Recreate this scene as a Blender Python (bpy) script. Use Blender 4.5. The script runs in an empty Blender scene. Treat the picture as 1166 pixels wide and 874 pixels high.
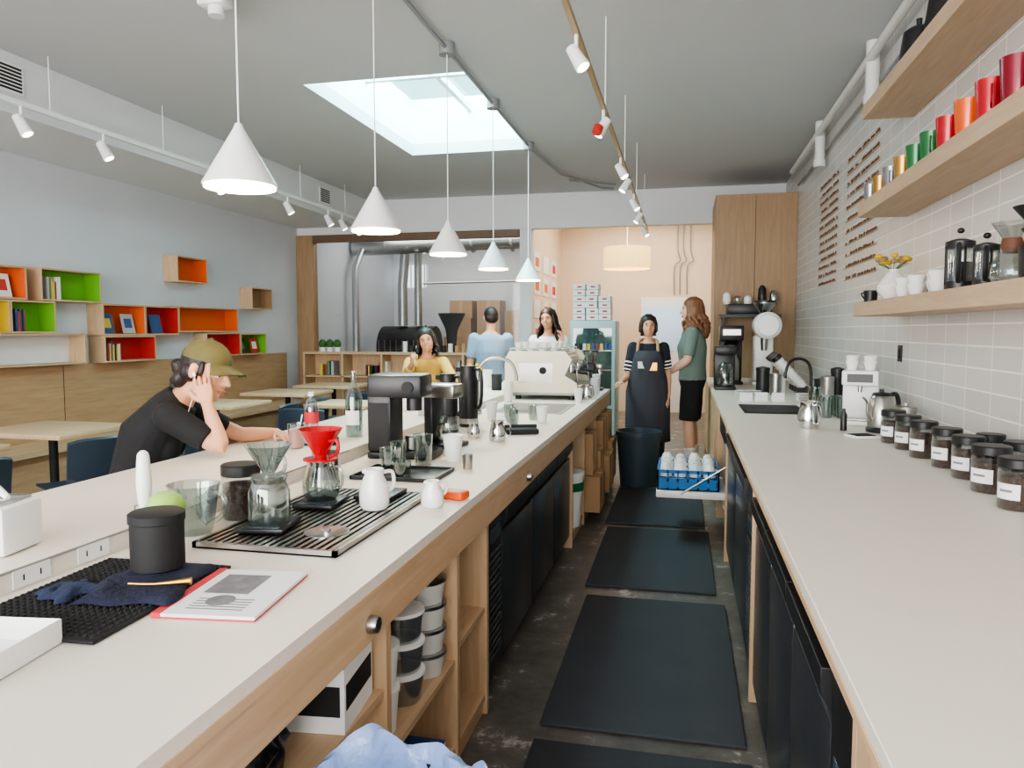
import bpy, bmesh, math, random
from mathutils import Vector, Matrix
random.seed(4)
V=Vector
def lin(c):
    out=[]
    for x in c:
        x=x/255.0
        out.append(x/12.92 if x<=.04045 else ((x+.055)/1.055)**2.4)
    return tuple(out)+(1,)
def newmat(name):
    m=bpy.data.materials.new(name); m.use_nodes=True
    nt=m.node_tree
    return m,nt,nt.nodes['Principled BSDF']
def mat(name,rgb,rough=.5,metal=0,var=.05,scale=6,bump=0,bscale=80,emis=0,ecol=None,coat=0,stretch=(1,1,1),sss=0):
    m,nt,b=newmat(name); N=nt.nodes; L=nt.links
    tc=N.new('ShaderNodeTexCoord'); mp=N.new('ShaderNodeMapping'); mp.inputs['Scale'].default_value=stretch
    L.new(tc.outputs['Object'],mp.inputs['Vector'])
    nz=N.new('ShaderNodeTexNoise'); nz.inputs['Scale'].default_value=scale; nz.inputs['Detail'].default_value=4
    L.new(mp.outputs['Vector'],nz.inputs['Vector'])
    mx=N.new('ShaderNodeMixRGB'); c=lin(rgb)
    mx.inputs[1].default_value=tuple(max(0,x*(1-var)) for x in c[:3])+(1,)
    mx.inputs[2].default_value=tuple(min(1,x*(1+var)) for x in c[:3])+(1,)
    L.new(nz.outputs['Fac'],mx.inputs[0]); L.new(mx.outputs[0],b.inputs['Base Color'])
    b.inputs['Roughness'].default_value=rough; b.inputs['Metallic'].default_value=metal
    if coat: b.inputs['Coat Weight'].default_value=coat
    if emis:
        b.inputs['Emission Color'].default_value=lin(ecol or rgb); b.inputs['Emission Strength'].default_value=emis
    if bump:
        n2=N.new('ShaderNodeTexNoise'); n2.inputs['Scale'].default_value=bscale; n2.inputs['Detail'].default_value=3
        L.new(mp.outputs['Vector'],n2.inputs['Vector'])
        bp=N.new('ShaderNodeBump'); bp.inputs['Strength'].default_value=bump; bp.inputs['Distance'].default_value=.01
        L.new(n2.outputs['Fac'],bp.inputs['Height']); L.new(bp.outputs['Normal'],b.inputs['Normal'])
    return m
def wood(name,c1,c2,axis='y',rough=.5):
    m,nt,b=newmat(name); N=nt.nodes; L=nt.links
    tc=N.new('ShaderNodeTexCoord'); mp=N.new('ShaderNodeMapping')
    s={'x':(1.2,14,14),'y':(14,1.2,14),'z':(14,14,1.2)}[axis]
    mp.inputs['Scale'].default_value=s
    L.new(tc.outputs['Object'],mp.inputs['Vector'])
    nz=N.new('ShaderNodeTexNoise'); nz.inputs['Scale'].default_value=2.2; nz.inputs['Detail'].default_value=8; nz.inputs['Distortion'].default_value=.8
    L.new(mp.outputs['Vector'],nz.inputs['Vector'])
    r=N.new('ShaderNodeValToRGB'); r.color_ramp.elements[0].position=.25; r.color_ramp.elements[1].position=.75
    r.color_ramp.elements[0].color=lin(c1); r.color_ramp.elements[1].color=lin(c2)
    L.new(nz.outputs['Fac'],r.inputs[0]); L.new(r.outputs[0],b.inputs['Base Color'])
    b.inputs['Roughness'].default_value=rough
    return m
def glassm(name,tint=(240,245,245),base=.05,k=.55,rough=.04,gc=(.9,.93,.93,1)):
    m=bpy.data.materials.new(name); m.use_nodes=True; nt=m.node_tree; N=nt.nodes; L=nt.links
    N.clear(); out=N.new('ShaderNodeOutputMaterial'); mix=N.new('ShaderNodeMixShader')
    tr=N.new('ShaderNodeBsdfTransparent'); gl=N.new('ShaderNodeBsdfGlossy'); gl.inputs['Roughness'].default_value=rough
    tr.inputs[0].default_value=lin(tint); gl.inputs[0].default_value=gc
    lw=N.new('ShaderNodeLayerWeight'); lw.inputs['Blend'].default_value=.35
    ma=N.new('ShaderNodeMath'); ma.operation='MULTIPLY_ADD'; ma.inputs[1].default_value=k; ma.inputs[2].default_value=base
    L.new(lw.outputs['Facing'],ma.inputs[0]); L.new(ma.outputs[0],mix.inputs[0])
    L.new(tr.outputs[0],mix.inputs[1]); L.new(gl.outputs[0],mix.inputs[2]); L.new(mix.outputs[0],out.inputs[0])
    return m

# ------------------------------------------------------------------ geometry kit
def g_box(x0,x1,y0,y1,z0,z1):
    v=[(x,y,z) for z in (z0,z1) for y in (y0,y1) for x in (x0,x1)]
    f=[(0,2,3,1),(4,5,7,6),(0,1,5,4),(2,6,7,3),(0,4,6,2),(1,3,7,5)]
    return v,f
def g_rbox(x0,x1,y0,y1,z0,z1,r=.01,seg=2):
    bm=bmesh.new(); v,f=g_box(x0,x1,y0,y1,z0,z1)
    bv=[bm.verts.new(p) for p in v]
    for q in f: bm.faces.new([bv[i] for i in q])
    r=min(r,(x1-x0)*.49,(y1-y0)*.49,(z1-z0)*.49)
    bmesh.ops.bevel(bm,geom=bm.edges[:],offset=r,segments=seg,affect='EDGES',profile=.5)
    bm.verts.index_update()
    vs=[tuple(p.co) for p in bm.verts]; fs=[tuple(q.index for q in p.verts) for p in bm.faces]
    bm.free(); return vs,fs
def g_lathe(prof,n=28,c=(0,0,0),wav=None):
    v=[];f=[]
    for ri,(r,z) in enumerate(prof):
        for i in range(n):
            a=2*math.pi*i/n; rr=max(r,1e-5)*(1 if wav is None else wav(a,ri))
            v.append((c[0]+rr*math.cos(a),c[1]+rr*math.sin(a),c[2]+z))
    for k in range(len(prof)-1):
        for i in range(n):
            j=(i+1)%n; f.append((k*n+i,k*n+j,(k+1)*n+j,(k+1)*n+i))
    if prof[0][0]>1e-4: f.append(tuple(reversed(range(n))))
    if prof[-1][0]>1e-4: f.append(tuple((len(prof)-1)*n+i for i in range(n)))
    return v,f
def g_shell(prof,n=28,c=(0,0,0),a0=0,a1=360):
    """open lathe without end caps"""
    v=[];f=[];full=abs(a1-a0)>=359.9; m=n if full else n+1
    for r,z in prof:
        for i in range(m):
            a=math.radians(a0+(a1-a0)*i/n); v.append((c[0]+r*math.cos(a),c[1]+r*math.sin(a),c[2]+z))
    for k in range(len(prof)-1):
        for i in range(n):
            j=(i+1)%m if full else i+1; f.append((k*m+i,k*m+j,(k+1)*m+j,(k+1)*m+i))
    return v,f
def g_ell(c,r,n=20,m=12,M=None):
    prof=[(math.sin(math.pi*k/m),-math.cos(math.pi*k/m)) for k in range(m+1)]
    v,f=g_lathe(prof,n)
    R=M.to_3x3() if M is not None else None
    o=[]
    for p in v:
        q=V((p[0]*r[0],p[1]*r[1],p[2]*r[2]))
        if R is not None: q=R@q
        o.append((q.x+c[0],q.y+c[1],q.z+c[2]))
    return o,f
def smooth_path(pts,rad,sub):
    if sub<=0: return pts,rad
    P=[V(p) for p in pts]; o=[];ro=[]
    n=len(P)
    for i in range(n-1):
        p0=P[max(i-1,0)];p1=P[i];p2=P[i+1];p3=P[min(i+2,n-1)]
        for s in range(sub):
            t=s/sub
            o.append(.5*((2*p1)+(p2-p0)*t+(2*p0-5*p1+4*p2-p3)*t*t+(3*p1-p0-3*p2+p3)*t**3))
            ro.append(rad[i]*(1-t)+rad[i+1]*t)
    o.append(P[-1]); ro.append(rad[-1]); return o,ro
def g_tube(pts,rad,n=10,sub=0,rnd=False):
    if not isinstance(rad,(list,tuple)): rad=[rad]*len(pts)
    P,R=smooth_path([V(p) for p in pts],list(rad),sub)
    P=list(P);R=list(R)
    if rnd:
        d0=(P[0]-P[1]).normalized(); d1=(P[-1]-P[-2]).normalized()
        P=[P[0]+d0*R[0]*.9,P[0]+d0*R[0]*.5]+P+[P[-1]+d1*R[-1]*.5,P[-1]+d1*R[-1]*.9]
        R=[R[0]*.35,R[0]*.82]+R+[R[-1]*.82,R[-1]*.35]
    v=[];f=[]; m=len(P)
    t=(P[1]-P[0]).normalized(); up=V((0,0,1)) if abs(t.z)<.9 else V((1,0,0))
    a=(up-t*up.dot(t)).normalized()
    for i in range(m):
        if i==0: t=(P[1]-P[0])
        elif i==m-1: t=(P[-1]-P[-2])
        else: t=(P[i+1]-P[i]).normalized()+(P[i]-P[i-1]).normalized()
        if t.length<1e-9: t=V((0,0,1))
        t.normalize(); a=(a-t*a.dot(t))
        if a.length<1e-6: a=t.orthogonal()
        a.normalize(); b=t.cross(a)
        for k in range(n):
            an=2*math.pi*k/n
            v.append(tuple(P[i]+a*math.cos(an)*R[i]+b*math.sin(an)*R[i]))
    for i in range(m-1):
        for k in range(n):
            j=(k+1)%n; f.append((i*n+k,i*n+j,(i+1)*n+j,(i+1)*n+k))
    f.append(tuple(reversed(range(n)))); f.append(tuple((m-1)*n+k for k in range(n)))
    return v,f
def g_loft(cs,lats,fws,rx,ry,n=22):
    v=[];f=[];m=len(cs)
    for i in range(m):
        for k in range(n):
            a=2*math.pi*k/n
            v.append(tuple(V(cs[i])+V(lats[i])*math.cos(a)*rx[i]+V(fws[i])*math.sin(a)*ry[i]))
    for i in range(m-1):
        for k in range(n):
            j=(k+1)%n; f.append((i*n+k,i*n+j,(i+1)*n+j,(i+1)*n+k))
    f.append(tuple(reversed(range(n)))); f.append(tuple((m-1)*n+k for k in range(n)))
    return v,f
def g_prism(poly,axis,a0,a1):
    def mk(p,a):
        if axis=='x': return (a,p[0],p[1])
        if axis=='y': return (p[0],a,p[1])
        return (p[0],p[1],a)
    n=len(poly); v=[mk(p,a0) for p in poly]+[mk(p,a1) for p in poly]
    f=[tuple(reversed(range(n))),tuple(range(n,2*n))]+[(i,(i+1)%n,n+(i+1)%n,n+i) for i in range(n)]
    return v,f
def xf(g,M):
    v,f=g
    return [tuple(M@V(p)) for p in v],f
def TR(loc=(0,0,0),rz=0,rx=0,ry=0):
    return Matrix.Translation(V(loc))@Matrix.Rotation(math.radians(rz),4,'Z')@Matrix.Rotation(math.radians(ry),4,'Y')@Matrix.Rotation(math.radians(rx),4,'X')
def link(ob): bpy.context.scene.collection.objects.link(ob); return ob
class O:
    def __init__(s,name): s.name=name;s.v=[];s.f=[];s.mi=[];s.mats=[]
    def add(s,g,m,M=None):
        v,f=g
        if M is not None: v=[tuple(M@V(p)) for p in v]
        if m not in s.mats: s.mats.append(m)
        k=s.mats.index(m); b=len(s.v)
        s.v.extend(v); s.f.extend(tuple(b+i for i in q) for q in f); s.mi.extend([k]*len(f)); return s
    def box(s,x0,x1,y0,y1,z0,z1,m,M=None): return s.add(g_box(x0,x1,y0,y1,z0,z1),m,M)
    def rbox(s,x0,x1,y0,y1,z0,z1,m,r=.01,M=None,seg=2): return s.add(g_rbox(x0,x1,y0,y1,z0,z1,r,seg),m,M)
    def lathe(s,prof,m,c=(0,0,0),n=28,M=None): return s.add(g_lathe(prof,n,c),m,M)
    def shell(s,prof,m,c=(0,0,0),n=28,M=None): return s.add(g_shell(prof,n,c),m,M)
    def cyl(s,c,r,h,m,r2=None,n=24,M=None): return s.add(g_lathe([(r,0),(r if r2 is None else r2,h)],n,c),m,M)
    def tube(s,pts,rad,m,n=10,sub=0,rnd=False,M=None): return s.add(g_tube(pts,rad,n,sub,rnd),m,M)
    def ell(s,c,r,m,n=20,mm=12,M=None): return s.add(g_ell(c,r,n,mm),m,M)
    def prism(s,poly,ax,a0,a1,m,M=None): return s.add(g_prism(poly,ax,a0,a1),m,M)
    def done(s,loc=(0,0,0),rz=0,bevel=0,parent=None,fix=True,ang=38):
        me=bpy.data.meshes.new(s.name); me.from_pydata(s.v,[],s.f)
        for m in s.mats: me.materials.append(m)
        me.polygons.foreach_set('material_index',s.mi)
        if fix:
            bm=bmesh.new(); bm.from_mesh(me); bmesh.ops.recalc_face_normals(bm,faces=bm.faces[:]); bm.to_mesh(me); bm.free()
        me.polygons.foreach_set('use_smooth',[True]*len(me.polygons))
        me.set_sharp_from_angle(angle=math.radians(ang)); me.update()
        ob=link(bpy.data.objects.new(s.name,me))
        ob.location=loc; ob.rotation_euler=(0,0,math.radians(rz))
        if bevel:
            b=ob.modifiers.new('Bevel','BEVEL'); b.width=bevel; b.segments=2; b.limit_method='ANGLE'; b.angle_limit=math.radians(50)
        if parent: ob.parent=parent
        return ob
def copy(ob,loc,rz=None):
    n=ob.copy(); n.location=loc
    if rz is not None: n.rotation_euler=(0,0,math.radians(rz))
    return link(n)

# ------------------------------------------------------------------ materials
PAINT=mat('white_paint',(224,225,227),.75,var=.03,scale=1.5,bump=.05,bscale=120)
CEIL=mat('ceiling_paint',(200,201,204),.85,var=.04,scale=.8,bump=.05)
CREAM=mat('cream_paint',(232,210,184),.8,var=.03)
WALLL=mat('plaster_wall',(208,211,218),.85,var=.09,scale=1.2,bump=.15,bscale=40)
PLY=wood('plywood',(190,158,122),(212,182,148),'y')
PLYZ=wood('plywood_upright',(188,156,120),(210,180,146),'z')
OAKP=wood('oak_panel',(154,122,90),(174,142,108),'z')
OAKPY=wood('oak_panel_long',(162,130,98),(184,152,118),'y')
SHELFW=wood('shelf_wood',(184,156,126),(204,176,146),'y')
TABW=wood('table_wood',(192,162,128),(214,186,152),'y')
TOP=mat('countertop_laminate',(232,224,212),.42,var=.015,scale=3)
BLACK=mat('black_plastic',(30,30,32),.38)
BLACKM=mat('black_matte',(26,26,27),.7)
FRIDGE=mat('black_steel',(50,52,56),.28,var=.1,scale=2)
RUBBER=mat('rubber_mat',(66,70,76),.7,var=.15,scale=5,bump=.3,bscale=200)
STEEL=mat('brushed_steel',(176,174,170),.28,1,var=.08,scale=20)
CHROME=mat('chrome',(210,210,210),.12,1,var=.02)
DUCT=mat('galvanised_duct',(186,188,190),.35,.9,var=.1,scale=4)
WHITE=mat('white_enamel',(240,240,238),.35,var=.01)
CERAM=mat('white_ceramic',(242,240,236),.2,coat=.4,var=.01)
PAPER=mat('paper',(238,238,236),.8,var=.02)
INK=mat('printed_grey',(120,120,124),.8,var=.5,scale=40)
BROWN=mat('brown_letters',(104,64,44),.6)
NAVY=mat('navy_plastic',(44,58,72),.45)
GLASS=glassm('clear_glass')
GLASS2=glassm('thick_glass',(222,228,226),.1,.6)
WINGLASS=glassm('window_glass',(242,245,245),.02,.1)
PLASTIC=glassm('clear_plastic',(214,214,212),.3,.5,.2)
RED=mat('red_glaze',(190,24,34),.25,coat=.3)
ORANGE=mat('orange_paint',(222,98,42),.5)
GREEN=mat('green_paint',(110,178,50),.5)
REDP=mat('red_paint',(186,44,38),.5)
BEANS=mat('coffee_beans',(62,34,22),.5,var=.7,scale=90,bump=.9,bscale=120)
CARD=mat('cardboard',(180,144,108),.8,var=.06)
CREAMM=mat('cream_metal',(226,218,198),.3,var=.02)
BRONZE=mat('bronze_rail',(176,148,110),.4,.4)
BLUECL=mat('navy_cloth',(30,34,56),.9,bump=.6,bscale=60)
LIME=mat('lime_green',(160,200,96),.5)
BLUEP=mat('blue_crate_plastic',(20,112,180),.4)
BAGB=mat('blue_bag',(140,166,214),.3,var=.25,scale=10,bump=.9,bscale=22)
BAGK=mat('black_bag',(24,24,26),.3,bump=1,bscale=16)
GOLD=mat('gold_metal',(190,146,70),.3,1)
YEL=mat('yellow_flower',(206,170,40),.7)
LEAF=mat('leaf_green',(60,104,50),.6)
GLOW=mat('lamp_diffuser',(255,240,220),.5,emis=9,ecol=(255,238,214))
SHADE=mat('drum_shade',(250,226,170),.7,emis=1.1,ecol=(255,206,120))
TEAL=mat('teal_case',(176,206,208),.4)
SKYW=mat('window_daylight',(230,240,248),.5,emis=1.8)
TIMER=mat('orange_plastic',(230,90,30),.4)
REDPRINT=mat('red_print',(206,56,66),.7)
def tilemat():
    m,nt,b=newmat('white_wall_tile'); N=nt.nodes;L=nt.links
    g=N.new('ShaderNodeNewGeometry'); s=N.new('ShaderNodeSeparateXYZ'); c=N.new('ShaderNodeCombineXYZ')
    L.new(g.outputs['Position'],s.inputs[0]); L.new(s.outputs['Y'],c.inputs['X']); L.new(s.outputs['Z'],c.inputs['Y'])
    br=N.new('ShaderNodeTexBrick'); br.offset=0; br.inputs['Scale'].default_value=1
    br.inputs['Brick Width'].default_value=.30; br.inputs['Row Height'].default_value=.10; br.inputs['Mortar Size'].default_value=.0045
    br.inputs['Mortar Smooth'].default_value=.2; br.inputs['Bias'].default_value=-.2
    br.inputs['Color1'].default_value=lin((214,210,207)); br.inputs['Color2'].default_value=lin((204,200,197)); br.inputs['Mortar'].default_value=lin((248,247,245))
    L.new(c.outputs[0],br.inputs['Vector']); L.new(br.outputs['Color'],b.inputs['Base Color'])
    b.inputs['Roughness'].default_value=.3
    bp=N.new('ShaderNodeBump'); bp.invert=True; bp.inputs['Strength'].default_value=.4; bp.inputs['Distance'].default_value=.003
    L.new(br.outputs['Fac'],bp.inputs['Height']); L.new(bp.outputs[0],b.inputs['Normal'])
    return m
TILE=tilemat()
def floormat():
    m,nt,b=newmat('worn_concrete'); N=nt.nodes;L=nt.links
    tc=N.new('ShaderNodeTexCoord'); n1=N.new('ShaderNodeTexNoise'); n1.inputs['Scale'].default_value=4.5; n1.inputs['Detail'].default_value=12; n1.inputs['Roughness'].default_value=.75
    L.new(tc.outputs['Object'],n1.inputs['Vector'])
    r=N.new('ShaderNodeValToRGB'); e=r.color_ramp.elements
    e[0].position=.30;e[0].color=lin((72,69,66)); e[1].position=.64;e[1].color=lin((205,200,192))
    x=r.color_ramp.elements.new(.57); x.color=lin((112,108,103))
    L.new(n1.outputs['Fac'],r.inputs[0]); L.new(r.outputs[0],b.inputs['Base Color'])
    b.inputs['Roughness'].default_value=.38
    bp=N.new('ShaderNodeBump'); bp.inputs['Strength'].default_value=.15; L.new(n1.outputs['Fac'],bp.inputs['Height']); L.new(bp.outputs[0],b.inputs['Normal'])
    return m
FLOOR=floormat()

# ------------------------------------------------------------------ room shell
XL,XR,CH=-5.85,1.30,3.42
YF,YB,YE=-3.5,10.65,14.6
O('floor').box(XL-.15,XR+.15,YF-.15,YE+.15,-.1,0,FLOOR).done()
sx0,sx1,sy0,sy1=-2.98,-1.65,5.57,8.03
c=O('ceiling')
c.box(XL-.15,sx0,YF-.15,YE+.15,CH,CH+.12,CEIL).box(sx1,XR+.15,YF-.15,YE+.15,CH,CH+.12,CEIL)
c.box(sx0,sx1,YF-.15,sy0,CH,CH+.12,CEIL).box(sx0,sx1,sy1,YE+.15,CH,CH+.12,CEIL)
c.box(sx0-.04,sx0,sy0-.04,sy1+.04,CH+.12,CH+.6,WHITE).box(sx1,sx1+.04,sy0-.04,sy1+.04,CH+.12,CH+.6,WHITE)
c.box(sx0,sx1,sy0-.04,sy0,CH+.12,CH+.6,WHITE).box(sx0,sx1,sy1,sy1+.04,CH+.12,CH+.6,WHITE)
c.done()
w=O('window_skylight')
ym=(sy0+sy1)/2
w.box(sx0+.001,sx1-.001,ym-.03,ym+.03,CH+.40,CH+.50,PAINT)
w.box(-2.34,-2.29,sy0+.001,sy1-.001,CH+.44,CH+.51,PAINT)
w.box(sx0+.001,sx1-.001,sy0+.001,sy1-.001,CH+.53,CH+.54,glassm('skylight_glass',(215,238,238),.03,.1)).done()
O('wall_left').box(XL-.15,XL,YF,YE,0,CH,WALLL).done()
O('wall_right').box(XR,XR+.15,YF,YE,0,CH,TILE).done()
O('wall_back').box(XL,XR,YE,YE+.15,0,CH,PAINT).done()
f=O('wall_front')
f.box(XL,XR,YF-.15,YF,0,.35,PAINT).box(XL,XR,YF-.15,YF,3.1,CH,PAINT)
for x in (XL,-3.6,-1.2,XR-.15): f.box(x,x+.15,YF-.15,YF,.35,3.1,PAINT)
f.done()
h=O('wall_header'); h.box(XL,XR,YB,YB+.15,2.93,CH,PAINT).done()
O('column').box(-2.32,-2.15,YB-.02,YB+.15,0,2.925,PAINT).done()
O('wall_partition').box(-2.3,-2.2,YB+.15,13.7,0,CH,CREAM).done()
O('wall_cream').box(-2.2,XR,13.7,13.8,0,CH,CREAM).done()
fr=O('window_1')
fr.box(XL+.005,XL+.28,YB-.05,YB+.1,0,2.92,OAKP).box(XL+.28,-2.33,YB-.03,YB+.1,2.82,2.925,mat('bronze_frame',(110,86,66),.5))
fr.box(XL+.28,-2.33,YB+.03,YB+.04,1.16,2.82,WINGLASS).done()
O('trim_soffit').box(XL+.002,-4.65,YF+.002,YB-.002,3.04,CH-.002,PAINT).box(-4.67,-4.649,YF+.002,YB-.002,3.0,3.045,PAINT).done()
def vent(y,z,w,h):
    o=O('air_vent'); X=-4.648
    o.box(X,X+.012,y-w/2,y+w/2,z-h/2,z+h/2,WHITE)
    n=7
    for i in range(n):
        zz=z-h*.38+h*.76*i/(n-1)
        o.box(X+.012,X+.016,y-w*.42,y+w*.42,zz-h*.035,zz+h*.035,BLACKM)
    o.done()
vent(4.45,3.24,.24,.2); vent(9.2,3.24,.3,.2)
# ------------------------------------------------------------------ tracks
def spot(o,x,y,z,dx,dy,m=WHITE,s=1.15):
    o.tube([(x,y,z),(x,y,z-.07*s)],.009,m,8)
    d=V((dx,dy,-1)).normalized(); p=V((x,y,z-.1*s))
    o.tube([p-d*.05*s,p+d*.07*s],[.028*s,.038*s],m,14); o.tube([p+d*.07*s,p+d*.074*s],.03*s,GLOW,14)
t=O('track_light'); X=-4.45
t.box(X-.018,X+.018,-1,10.3,3.0,3.035,WHITE)
for y in (2.2,3.4,4.6,5.8,7,8.2,9.4): t.tube([(X,y,3.03),(X,y,CH-.003)],.004,WHITE,6)
for y in (4.35,5.1,6.6,7.9,8.9,9.3,9.8): spot(t,X,y,3.0,.5,.2 if int(y*10)%2 else -.3)
t.done()
t=O('track_light'); X=-.50
t.box(X-.012,X+.012,.5,10.5,2.82,2.85,BRONZE)
for y in (1.6,3.2,4.8,6.4,8.0,9.6): t.tube([(X,y,2.84),(X,y,CH-.003)],.004,WHITE,6)
for i,y in enumerate((3.5,4.7,6.0,6.6,7.6,8.5,9.7)): spot(t,X,y,2.82,(.6,-.6)[i%2],-.2,WHITE,.95)
t.tube([(X-.02,4.62,2.70),(X-.03,4.6,2.66)],.03,REDP,12)
t.done()
t=O('ceiling_conduit'); X=-1.6
G=mat('conduit_grey',(150,152,154),.4,.3)
t.tube([(X,0,3.38),(X,7.9,3.38),(-1.5,9.2,3.38),(-1.1,10.2,3.38),(-.95,10.3,3.38)],.014,G,8)
t.tube([(X,3.95,3.37),(-2.6,3.95,3.37)],.012,G,8)
t.tube([(-1.45,9.6,3.38),(-.9,10.0,3.38)],.012,G,8)
for y in (2.5,3.75,5.0,6.27,7.75): t.cyl((X,y,3.34),.055,.075,G)
t.rbox(-2.75,-2.58,3.9,4.02,3.33,3.415,WHITE,.015)
t.cyl((-2.66,3.96,3.28),.045,.06,WHITE)
t.done()
PIN=mat('pendant_inner',(250,244,234),.6,emis=.8)
def pendant(y):
    o=O('pendant_lamp'); r=.131;hh=.205
    o.lathe([(r,0),(r+.002,.006),(.02,hh),(.012,hh+.02),(.0,hh+.022)],WHITE,n=48)
    o.lathe([(r-.005,-.008),(r-.005,.004),(r-.035,.004),(r-.035,-.008),(r-.005,-.008)],GLOW,n=48)
    o.lathe([(0,-.002),(r-.034,-.001)],PIN,n=32)
    o.tube([(0,0,hh+.01),(0,0,1.34)],.0035,WHITE,6)
    o.done(loc=(-1.6,y,2.0))
for y in (2.5,3.75,5.0,6.27,7.75): pendant(y)
t=O('drain_pipe'); X=1.2
PW=mat('pipe_white',(222,222,220),.5)
t.tube([(X,-1,3.3),(X,9.3,3.3)],.03,PW,12)
for y in (4.0,5.6,7.6): 
    t.tube([(X+.02,y,3.415),(X+.02,y,3.02)],.045,PW,14); t.tube([(X+.02,y,3.06),(X+.02,y,3.0)],.055,PW,14)
t.tube([(X+.07,2,3.15),(X+.07,9.3,3.15)],.012,G,8)
t.done()

# ------------------------------------------------------------------ left service counter
LX=-.69; CT=.90; LG=-1.42; LT=.95
c=O('service_counter')
c.box(LG,LX,-.6,7.3,.872,CT,TOP)
c.box(LG,LX+.002,-.6,7.3,.852,.872,PLY)
c.box(LX-.022,LX,-.6,7.3,.755,.852,PLY)
c.box(-2.02,LG,-.6,7.3,.912,LT,TOP).box(LG-.002,LG+.001,-.6,7.3,CT,.912,TOP)
c.box(-2.02,LG-.002,-.6,7.3,.892,.912,PLY)
c.box(-1.79,-1.76,-.6,7.3,0,.892,PLYZ)
c.box(-1.30,-1.28,-.6,7.3,.08,.852,PLYZ)
for y in (-.6,.45,1.70,2.30,2.68,4.93,5.55,6.3,7.27):
    c.box(-1.28,LX-.022,y,y+.03,.0,.852,PLYZ)
for a,b,z in ((-.57,.45,.57),(.48,1.70,.57),(1.73,2.30,.38),(2.33,2.68,.42),(4.96,5.55,0),(5.58,6.3,0),(6.33,7.27,0)):
    if z: c.box(-1.28,LX-.03,a,b,z-.02,z,PLY)
    c.box(-1.28,LX-.03,a,b,.06,.08,PLY)
    c.box(LX-.06,LX-.04,a,b,0,.06,PLY)
for yy in (1.36,1.54):
    c.box(LG+.001,LG+.004,yy-.05,yy+.05,.905,.945,WHITE)
    for d in (-.025,.02): c.box(LG+.004,LG+.0045,yy+d,yy+d+.004,.918,.932,BLACKM)
c.box(LG+.001,LG+.003,-.6,3,.944,.949,mat('seam',(150,146,140),.6))
c.done(bevel=.0015)
for y in (1.55,3.33):
    k=O('drawer_lock'); M=TR((LX+.001,y,.80),0,0,90)
    k.lathe([(.0,.022),(.018,.022),(.021,.016),(.021,0)],STEEL,M=M); k.box(-.003,.003,-.012,.012,.022,.0235,BLACKM,M); k.done()
DISP=mat('display',(60,70,80),.2)
def fridge(xf_,sgn,y0,y1,doors,grille=.26,depth=.50,ztop=.84):
    o=O('undercounter_fridge'); xb=xf_-sgn*depth
    a,b=sorted((xf_-sgn*.03,xb)); o.box(a,b,y0,y1,.06,ztop,FRIDGE)
    for yy in (y0+.08,y1-.08):
        for xx in (a+.06,b-.06): o.cyl((xx,yy,0),.02,.06,BLACK)
    a,b=sorted((xf_-sgn*.03,xf_))
    g0,g1=y0,y0+grille
    o.rbox(a,b,g0+.004,g1-.004,.08,ztop-.01,BLACK,.004)
    for i in range(16):
        zz=.16+i*.028
        aa,bb=sorted((xf_,xf_+sgn*.003)); o.box(aa,bb,g0+.04,g1-.04,zz,zz+.012,DISP)
    aa,bb=sorted((xf_,xf_+sgn*.004)); o.box(aa,bb,g0+.05,g1-.05,.63,.69,DISP)
    w=(y1-g1)/doors; zd=ztop-.12
    for i in range(doors):
        d0=g1+i*w+.006;d1=g1+(i+1)*w-.006
        o.rbox(a,b,d0,d1,.09,zd,FRIDGE,.008)
        s=sgn
        poly=[(xf_-s*.03,zd+.008),(xf_-s*.012,zd+.008),(xf_+s*.02,zd+.06),(xf_+s*.02,ztop-.01),(xf_-s*.03,ztop-.01)]
        o.prism(poly,'y',d0,d1,BLACK)
    o.done(bevel=.002)
fridge(LX-.035,1,2.73,4.90,3,ztop=.745)
# ------------------------------------------------------------------ right counter
RX=.275
c=O('back_counter'); XW=XR-.002
c.box(RX,XW,-.6,9.42,.872,CT,TOP).box(RX-.002,XW,-.6,9.42,.852,.872,PLY)
for y in (-.6,1.22,3.0,4.85,6.0,6.6,8.0,9.39): c.box(RX+.0,XR-.02,y,y+.03,0,.852,PLYZ)
c.box(RX+.0,RX+.02,-.57,1.22,.1,.852,PLYZ)
c.box(RX+.0,RX+.02,6.63,9.39,.1,.852,PLYZ)
c.done(bevel=.0015)
fridge(RX+.01,-1,1.27,2.98,3,grille=.2)
fridge(RX+.01,-1,3.05,4.83,2,grille=.3)
DZ=.035
o=O('dishwasher')
o.box(RX+.04,RX+.60,5.25,5.28,.08,.84,STEEL).box(RX+.04,RX+.60,5.87,5.90,.08,.84,STEEL).box(RX+.04,RX+.6,5.28,5.87,.08,.12,STEEL)
o.box(RX+.04,RX+.6,5.28,5.87,.80,.84,STEEL).box(RX+.57,RX+.6,5.28,5.87,.12,.80,STEEL)
o.rbox(RX+.01,RX+.04,5.25,5.90,.70,.84,BLACK,.005)
for yy in (5.3,5.85):
    for xx in (.36,.82): o.cyl((xx,yy,0),.02,.08,BLACK)
o.rbox(-.17,RX+.04,5.27,5.88,.265+DZ,.315+DZ,WHITE,.01)
o.tube([(RX+.05,5.26,.55),(-.0,5.26,.3+DZ)],.006,STEEL,8)
o.done()
o=O('glass_rack')
x0,x1,y0,y1=-.165,.26,5.30,5.84
z=.316+DZ
for zz in (z,z+.06,z+.12):
    o.box(x0,x1,y0,y0+.012,zz,zz+.022,BLUEP).box(x0,x1,y1-.012,y1,zz,zz+.022,BLUEP).box(x0,x0+.012,y0,y1,zz,zz+.022,BLUEP).box(x1-.012,x1,y0,y1,zz,zz+.022,BLUEP)
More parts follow.
